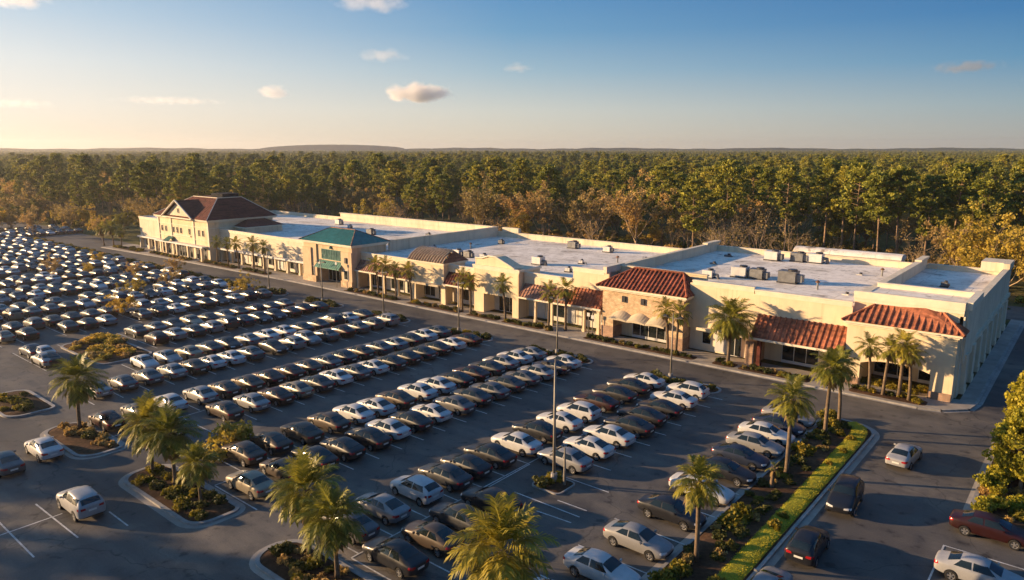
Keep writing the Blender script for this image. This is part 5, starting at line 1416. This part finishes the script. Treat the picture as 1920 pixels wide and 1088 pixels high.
def scatter(name, pts, coll, label, cat):
    """one object whose vertices carry one copy each (uncountable wood or scrub)"""
    me = bpy.data.meshes.new(name); me.from_pydata([p[0] for p in pts], [], [])
    for nm, ty, vals in (('kind_index','INT',[p[1] for p in pts]),('turn','FLOAT',[p[2] for p in pts]),('size','FLOAT',[p[3] for p in pts])):
        me.attributes.new(nm, ty, 'POINT').data.foreach_set('value', vals)
    o = link(name, me); tag(o, label, cat, kind='stuff')
    ng = bpy.data.node_groups.new(name+'_nodes', 'GeometryNodeTree')
    ng.interface.new_socket('Geometry', in_out='INPUT', socket_type='NodeSocketGeometry'); ng.interface.new_socket('Geometry', in_out='OUTPUT', socket_type='NodeSocketGeometry')
    gi = ng.nodes.new('NodeGroupInput'); go = ng.nodes.new('NodeGroupOutput')
    ip = ng.nodes.new('GeometryNodeInstanceOnPoints'); ci = ng.nodes.new('GeometryNodeCollectionInfo')
    ci.inputs['Collection'].default_value = coll; ci.inputs['Separate Children'].default_value = True; ci.inputs['Reset Children'].default_value = True
    def attr(nm, ty):
        a = ng.nodes.new('GeometryNodeInputNamedAttribute'); a.data_type = ty; a.inputs['Name'].default_value = nm; return a.outputs['Attribute']
    cx = ng.nodes.new('ShaderNodeCombineXYZ'); ng.links.new(attr('turn','FLOAT'), cx.inputs[2])
    ng.links.new(gi.outputs[0], ip.inputs['Points']); ng.links.new(ci.outputs[0], ip.inputs['Instance'])
    ip.inputs['Pick Instance'].default_value = True
    ng.links.new(attr('kind_index','INT'), ip.inputs['Instance Index']); ng.links.new(cx.outputs[0], ip.inputs['Rotation']); ng.links.new(attr('size','FLOAT'), ip.inputs['Scale'])
    ng.links.new(ip.outputs[0], go.inputs[0])
    md = o.modifiers.new('scatter','NODES'); md.node_group = ng
    return o
pts = []
for x,y,k in rest:
    s = rg.uniform(.56,.86) if rg.random() < .9 else rg.uniform(.86,1.05)
    if k.startswith('far'):
        s = rg.uniform(.62,.86)
    pts.append(((x,y,-.05), kind_index(k), rg.uniform(0,6.28), s))
scatter('woodland', pts, pcol, 'dense green pine wood stretching from behind the shops to the horizon', 'wood')
scatter('distant_cars', [((x,y,0), KINDS_.index((st_,cl_)), math.pi*bool(b_)+R.uniform(-.03,.03), 1.0) for x,y,st_,cl_,b_ in LEFT], ccol, 'densely parked small distant cars at the far end of the lot', 'cars')
SHRUBS.sort(key=lambda q: q[0])
for q in SHRUBS[:290]: put_shrub(*q[1:])
bcol = bpy.data.collections.new('shrub_kinds')
for i, me in enumerate(BUSH): bcol.objects.link(bpy.data.objects.new('shrub_%02d' % i, me))
scatter('distant_shrubs', [((q[1],q[2],q[3]),q[4],R.uniform(0,6.28),q[5]*R.uniform(.9,1.15)) for q in SHRUBS[290:]], bcol, 'small distant shrubs along the far end of the road and shops', 'shrubs')
# scrub at the foot of the wood and in the clearing
scol = bpy.data.collections.new('scrub_kinds')
for i, (mt, r_, h_) in enumerate([('oak_leaf',1.5,2.2),('brown_leaf',1.5,2.4),('gold_leaf',1.2,1.8),('brown_leaf',.9,.9),('shrub_leaf',1.0,1.0)]):
    scol.objects.link(bpy.data.objects.new('scrub_%02d' % i, make_bush(300+i, r_, h_, mt, 20, 40, .34)))
pts = []
for _ in range(9000):
    x = rg.uniform(-420,60); y = rg.uniform(60,330)
    if not in_view(x,y) or (x > -236 and y < (134 if x < 14 else 98)) or (x > 10 and x < 14) or (-345 < x <= -236 and y < 88): continue
    w = wood(x,y)
    if w and edge_depth(x,y) > 24: continue
    if not w and rg.random() < .35: continue
    pts.append(((x,y,-.05), rg.choice([0,0,1,1,2,3,4]) if w else rg.choice([3,3,4,1,0,2]), rg.uniform(0,6.28), rg.uniform(.6,1.3) if w else rg.uniform(.35,.8)))
scatter('undergrowth', pts, scol, 'low brown and green scrub at the foot of the wood and in the clearing', 'scrub')
print('scrub', len(pts))
# trees outside the picture on the sun side, whose shade falls over the near car park
SHADE = [(-118,-27,1.0),(-82,-17,.8),(-142,-30,1.0)]
for i,(x,y,s) in enumerate(SHADE): tp('pine_tree',PINES[i%5],x,y,i*1.1,s,'tall pine beyond the left edge of the photo, shading the open asphalt','pines beyond the left edge')
# ------------------------------------------------------------------ street lamps
def lamp(x,y,H,label,twin=True,s=1.0):
    t = thing('street_lamp',label,'street lamp',(x,y,.1),0,'street lamps of the car park')
    b = MB(); b.tube([(0,0,0),(0,0,.75)],[.27,.25],10); b.build('base',M['kerb'],t)
    b = MB(); b.tube([(0,0,.753),(0,0,H*.5),(0,0,H)],[.105*s,.09*s,.065*s],8); b.build('pole',M['pole'],t,smooth=True)
    b = MB(); b.tube([(-.75,0,H-.25),(.75,0,H-.25)],[.035,.035],6); b.tube([(0,0,H+.003),(0,0,H+.35)],[.05,.03],6); b.build('arm',M['pole'],t)
    for sg in (-1,1):
        b = MB(); b.box(sg*.9-.28,sg*.9+.28,-.17,.17,H-.20,H-.08); b.box(sg*.9-.2,sg*.9+.2,-.12,.12,H-.077,H-.02)
        h = b.build('lamp_head',M['dark_metal'],t)
        b = MB(); b.box(sg*.9-.2,sg*.9+.2,-.12,.12,H-.225,H-.203); b.build('lens',M['lens'],h)
    return t
lamp(-30.0,41.2,9.4,'tall lamp post on the small shrub island with the silver car, nearest of all lamps',s=1.15)
lamp(-34.8,69.2,7.2,'lamp post on the row-end island before the stone tower')
lamp(-50.0,69.0,7.2,'lamp post on the row-end island left of the stone tower')
lamp(-66.8,69.2,7.2,'lamp post on the row-end island before the curved pediment')
lamp(-82.2,69.0,7.0,'lamp post on the row-end island before the brown turret')
lamp(-97.4,69.0,7.0,'lamp post on the row-end island right of the green tower')
lamp(-113.0,69.0,6.6,'lamp post on the row-end island before the green tower, farthest of the lamps')
def post(x,y,H,label):
    t = thing('post',label,'post',(x,y,.14),0,'thin posts along the pavement')
    b = MB(); b.tube([(0,0,0),(0,0,H)],[.06,.05],6); b.build('pole',M['pole'],t)
    b = MB(); b.box(-.22,.22,-.03,.03,H+.003,H+.5); b.build('plate',M['white_metal'],t)
post(-110.9,78.2,4.0,'thin post before the left half of the green tower entrance'); post(-106.4,78.6,4.2,'thin post before the right half of the green tower entrance'); post(-52.4,79.4,2.6,'thin post at the left pier of the stone tower'); post(-51.4,78.9,2.5,'thin post right beside the one at the left pier of the stone tower')
# short pale post in the lone lamp's bed
t = thing('bollard','pale leaning post beside the lone lamp pole on the small shrub island','post',(-29.1,41.3,.1))
b = MB(); b.tube([(0,0,0),(.02,0,1.6),(.0,0,3.0)],[.12,.09,.06],8); b.build('shaft',M['pole'],t)
b = MB(); b.tube([(0,0,3.003),(-.28,-.1,3.1),(-.6,-.1,2.85)],[.03,.03,.03],5); b.build('hook',M['pole'],t)

# ------------------------------------------------------------------ far hills, haze, clouds
def hill(pts, name, mat):
    b = MB()
    for (x0,y0,h0),(x1,y1,h1) in zip(pts, pts[1:]):
        k = 1.12
        b.face([(x0,y0,-.2),(x1,y1,-.2),(x1,y1,h1),(x0,y0,h0)]); b.face([(x0,y0,h0),(x1,y1,h1),(x1*k,y1*k,-.2),(x0*k,y0*k,-.2)])
    return tag(b.build(name,mat),kind='structure')
rgh = random.Random(9)
ring_ = []
for i in range(161):
    t = rad(39.64-45+90*i/160); ring_.append((-math.sin(t)*3620, math.cos(t)*3620, 24.0+2.5*math.sin(i*.31)+1.2*math.sin(i*1.3)+rgh.uniform(-.5,.8)))
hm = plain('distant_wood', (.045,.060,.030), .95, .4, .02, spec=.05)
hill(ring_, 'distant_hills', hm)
ring_ = []
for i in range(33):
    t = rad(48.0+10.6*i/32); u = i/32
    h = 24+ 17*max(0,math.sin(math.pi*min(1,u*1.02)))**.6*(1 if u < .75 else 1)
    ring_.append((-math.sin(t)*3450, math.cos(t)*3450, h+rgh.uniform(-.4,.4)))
hill(ring_, 'hill', plain('hazed_hill_wood', (.10,.12,.12), .95, .3, .02, spec=.05))  # paler and bluer than the ring behind: distance haze put into the colour

HAZE = dict(density=.00013, color=(.93,.93,.95,1), g=.55)
m = bpy.data.materials.new('haze_air'); m.use_nodes = True; nt = m.node_tree
nt.nodes.remove(nt.nodes['Principled BSDF'])
pv = nt.nodes.new('ShaderNodeVolumePrincipled'); pv.inputs['Density'].default_value = HAZE['density']; pv.inputs['Color'].default_value = HAZE['color']; pv.inputs['Anisotropy'].default_value = HAZE['g']
nt.links.new(pv.outputs[0], nt.nodes['Material Output'].inputs['Volume'])
b = MB(); b.box(-4150,1600,-1600,4150,-1.2,62); o = b.build('haze', m); o['kind'] = 'stuff'
tag(o,'pale even haze in the air over the whole place','haze')

def cloud(az, el, dist, w, h, dep, dens, seed, label, soft=.5, tone=.98):
    d = Vector((az[0],az[1],0)).normalized(); c = d*dist + Vector((0,0,dist*el))
    m = bpy.data.materials.new('cloud_vapour'); m.use_nodes = True; nt = m.node_tree; nt.nodes.remove(nt.nodes['Principled BSDF'])
    tc = nt.nodes.new('ShaderNodeTexCoord')
    mp = nt.nodes.new('ShaderNodeMapping'); nt.links.new(tc.outputs['Object'], mp.inputs[0]); mp.inputs['Location'].default_value = (seed*3.1,seed*1.7,seed); mp.inputs['Scale'].default_value = (w/h*.75,dep/h*.75,1.0)
    n1 = nt.nodes.new('ShaderNodeTexNoise'); n1.inputs['Scale'].default_value = 1.15; n1.inputs['Detail'].default_value = 6; n1.inputs['Roughness'].default_value = .55; nt.links.new(mp.outputs[0], n1.inputs['Vector'])
    sx = nt.nodes.new('ShaderNodeSeparateXYZ'); nt.links.new(tc.outputs['Object'], sx.inputs[0])
    def math_(op, a, b_=None, c_=None):
        n = nt.nodes.new('ShaderNodeMath'); n.operation = op
        for i, v in enumerate((a,b_,c_)):
            if v is None: continue
            if hasattr(v,'is_output'): nt.links.new(v, n.inputs[i])
            else: n.inputs[i].default_value = v
        return n.outputs[0]
    # flat-based dome: below the middle the radius shrinks fast
    zz = math_('MULTIPLY', math_('MINIMUM', sx.outputs[2], 0.0), 1.3); zz2 = math_('MAXIMUM', sx.outputs[2], 0.0)
    zs = math_('ADD', zz, zz2)
    r2 = math_('ADD', math_('ADD', math_('POWER', math_('ABSOLUTE', sx.outputs[0]), 2), math_('POWER', math_('ABSOLUTE', sx.outputs[1]), 2)), math_('POWER', math_('ABSOLUTE', zs), 2))
    r = math_('SQRT', r2)
    v = math_('SUBTRACT', math_('ADD', .42, math_('MULTIPLY', math_('SUBTRACT', n1.outputs[0], .5), 1.9)), math_('SUBTRACT', r, .38))
    mr = nt.nodes.new('ShaderNodeMapRange'); mr.interpolation_type = 'SMOOTHSTEP'; mr.inputs['From Min'].default_value = .0; mr.inputs['From Max'].default_value = soft; mr.inputs['To Max'].default_value = dens
    nt.links.new(v, mr.inputs['Value'])
    edge = nt.nodes.new('ShaderNodeMapRange'); edge.inputs['From Min'].default_value = .98; edge.inputs['From Max'].default_value = .7; nt.links.new(r, edge.inputs['Value'])
    den = math_('MULTIPLY', mr.outputs[0], edge.outputs[0])
    pv = nt.nodes.new('ShaderNodeVolumePrincipled'); pv.inputs['Color'].default_value = (tone,tone*.99,tone*.99,1); pv.inputs['Anisotropy'].default_value = .25
    nt.links.new(den, pv.inputs['Density']); nt.links.new(pv.outputs[0], nt.nodes['Material Output'].inputs['Volume'])
    bm = bmesh.new(); bmesh.ops.create_icosphere(bm, subdivisions=3, radius=1.0); me = bpy.data.meshes.new('cloud'); bm.to_mesh(me); bm.free(); me.materials.append(m)
    o = link('cloud', me, None, c); o.scale = (w,dep,h); o.rotation_euler = (0,0,math.atan2(d.y,d.x)-math.pi/2)
    tag(o, label, 'cloud', 'clouds in the evening sky')
CL = 7000.0
k = CL/1376.0
cloud((-.730,.684),.0735,CL,k*84,k*27,k*60,.016,1,'largest cloud, lens-shaped with a grey base, hanging above the middle of the wood',.5,.88)
cloud((-.842,.540),.0735,CL,k*42,k*17,k*30,.008,2,'small white puff of cloud left of the largest one',.7,.93)
cloud((-.901,.433),.060,CL,k*110,k*11,k*40,.0032,3,'thin long white wisp low above the red hip roof',.9)
cloud((-.759,.651),.122,CL,k*62,k*19,k*34,.0034,4,'pale ragged cloud above the largest one',.9,.93)
cloud((-.765,.640),.187,CL,k*90,k*26,k*50,.0036,5,'ragged cloud touching the top edge above the pale one',.9,.95)
cloud((-.632,.775),.108,CL,k*40,k*15,k*30,.0030,6,'faint small cloud right of the largest one',.9,.85)
cloud((-.145,.989),.094,CL,k*66,k*15,k*40,.006,7,'grey flat cloud alone in the right part of the sky',.8,.5)
cloud((-.956,.293),.163,CL,k*66,k*20,k*40,.006,8,'white cloud in the top left corner of the sky',.8)
cloud((-.958,.286),.052,CL,k*70,k*12,k*40,.0028,9,'thin pale cloud low at the left edge of the sky',.9)

# ------------------------------------------------------------------ light, sky, camera
EL, TH = 11.0, 30.0      # sun height; angle of its path from +x towards +y
sx, sy, sz = math.cos(rad(EL))*math.cos(rad(TH)), math.cos(rad(EL))*math.sin(rad(TH)), -math.sin(rad(EL))
L = bpy.data.lights.new('sun','SUN'); L.energy = 4.3; L.angle = rad(.55); L.color = (1.0,.67,.36)
so = bpy.data.objects.new('sun', L); COL.objects.link(so); so.rotation_euler = Vector((sx,sy,sz)).to_track_quat('-Z','Y').to_euler(); so.location = (-200,-60,80)
w = bpy.data.worlds.new('World'); scene.world = w; w.use_nodes = True; nt = w.node_tree
bg = nt.nodes['Background']; sk = nt.nodes.new('ShaderNodeTexSky'); sk.sky_type = 'NISHITA'; sk.sun_disc = False
sk.sun_elevation = rad(EL); sk.sun_rotation = math.atan2(-sx, -sy) % (2*math.pi)
sk.altitude = 30; sk.air_density = 1.0; sk.dust_density = 0.6; sk.ozone_density = 3.0
bg.inputs['Strength'].default_value = .10
# evening tint of the sky: one run of colours by height on the sunny side, another on the side away from the sun
tc = nt.nodes.new('ShaderNodeTexCoord'); nz = nt.nodes.new('ShaderNodeVectorMath'); nz.operation = 'NORMALIZE'; nt.links.new(tc.outputs['Generated'], nz.inputs[0])
sp = nt.nodes.new('ShaderNodeSeparateXYZ'); nt.links.new(nz.outputs[0], sp.inputs[0])
fl = nt.nodes.new('ShaderNodeVectorMath'); fl.operation = 'MULTIPLY'; fl.inputs[1].default_value = (1,1,0); nt.links.new(nz.outputs[0], fl.inputs[0])
fn = nt.nodes.new('ShaderNodeVectorMath'); fn.operation = 'NORMALIZE'; nt.links.new(fl.outputs[0], fn.inputs[0])
dt = nt.nodes.new('ShaderNodeVectorMath'); dt.operation = 'DOT_PRODUCT'; nt.links.new(fn.outputs[0], dt.inputs[0])
dt.inputs[1].default_value = (-math.cos(rad(20)), -math.sin(rad(20)), 0)
ac = nt.nodes.new('ShaderNodeMath'); ac.operation = 'ARCCOSINE'; nt.links.new(dt.outputs['Value'], ac.inputs[0])
fr = nt.nodes.new('ShaderNodeMapRange'); fr.inputs['From Min'].default_value = rad(35); fr.inputs['From Max'].default_value = rad(106); nt.links.new(ac.outputs[0], fr.inputs['Value'])
def lin(r, g, b): return tuple(((c/255+.055)/1.055)**2.4 if c > 10 else c/255/12.92 for c in (r,g,b))
def hr(stops):
    mr = nt.nodes.new('ShaderNodeMapRange'); mr.inputs['From Max'].default_value = .6; nt.links.new(sp.outputs[2], mr.inputs['Value'])
    return ramp(nt, mr.outputs[0], [(e/.6, lin(*c)) for e, c in stops]).outputs[0]
sunny = hr([(0,(250,230,204)),(.05,(247,235,221)),(.10,(232,231,228)),(.15,(198,213,225)),(.22,(144,183,213)),(.37,(90,148,199)),(.6,(112,158,205))])
mid_ = hr([(0,(224,208,184)),(.05,(208,208,200)),(.10,(160,186,201)),(.15,(112,160,196)),(.22,(72,134,189)),(.37,(42,108,174)),(.6,(76,132,190))])
away = hr([(0,(178,172,161)),(.05,(146,166,176)),(.10,(86,140,178)),(.15,(50,115,170)),(.22,(27,92,157)),(.37,(13,68,134)),(.6,(58,112,172))])
def half(a, lo, hi):
    m_ = nt.nodes.new('ShaderNodeMapRange'); m_.inputs['From Min'].default_value = lo; m_.inputs['From Max'].default_value = hi; nt.links.new(a, m_.inputs['Value']); return m_.outputs[0]
g1 = mixc(nt, half(fr.outputs[0],0,.5), sunny, mid_); g2 = mixc(nt, half(fr.outputs[0],.5,1), g1, away)
gs = nt.nodes.new('ShaderNodeVectorMath'); gs.operation = 'SCALE'; gs.inputs['Scale'].default_value = 10/2**1.4; nt.links.new(g2, gs.inputs[0])
nt.links.new(mixc(nt, .93, sk.outputs[0], gs.outputs[0]), bg.inputs['Color'])

cam = bpy.data.cameras.new('camera'); cam.sensor_width = 36; cam.lens = 36*1350/1920; cam.clip_start = .5; cam.clip_end = 30000
co = bpy.data.objects.new('camera', cam); COL.objects.link(co); co.location = (0,0,25)
p, yw = rad(11.1466), rad(39.6422)
co.rotation_euler = (math.pi/2-p, 0, yw)
scene.camera = co
scene.view_settings.view_transform = 'Standard'; scene.view_settings.look = 'None'; scene.view_settings.gamma = 1; scene.view_settings.use_curve_mapping = False
scene.view_settings.exposure = 1.4
cy = scene.cycles
cy.max_bounces = 5; cy.diffuse_bounces = 3; cy.glossy_bounces = 3; cy.transmission_bounces = 3; cy.volume_bounces = 2; cy.transparent_max_bounces = 8
cy.use_denoising = True; cy.denoiser = 'OPENIMAGEDENOISE'; cy.caustics_reflective = False; cy.caustics_refractive = False
cy.use_adaptive_sampling = True; cy.adaptive_threshold = .02
cy.volume_max_steps = 128; cy.sample_clamp_indirect = 6
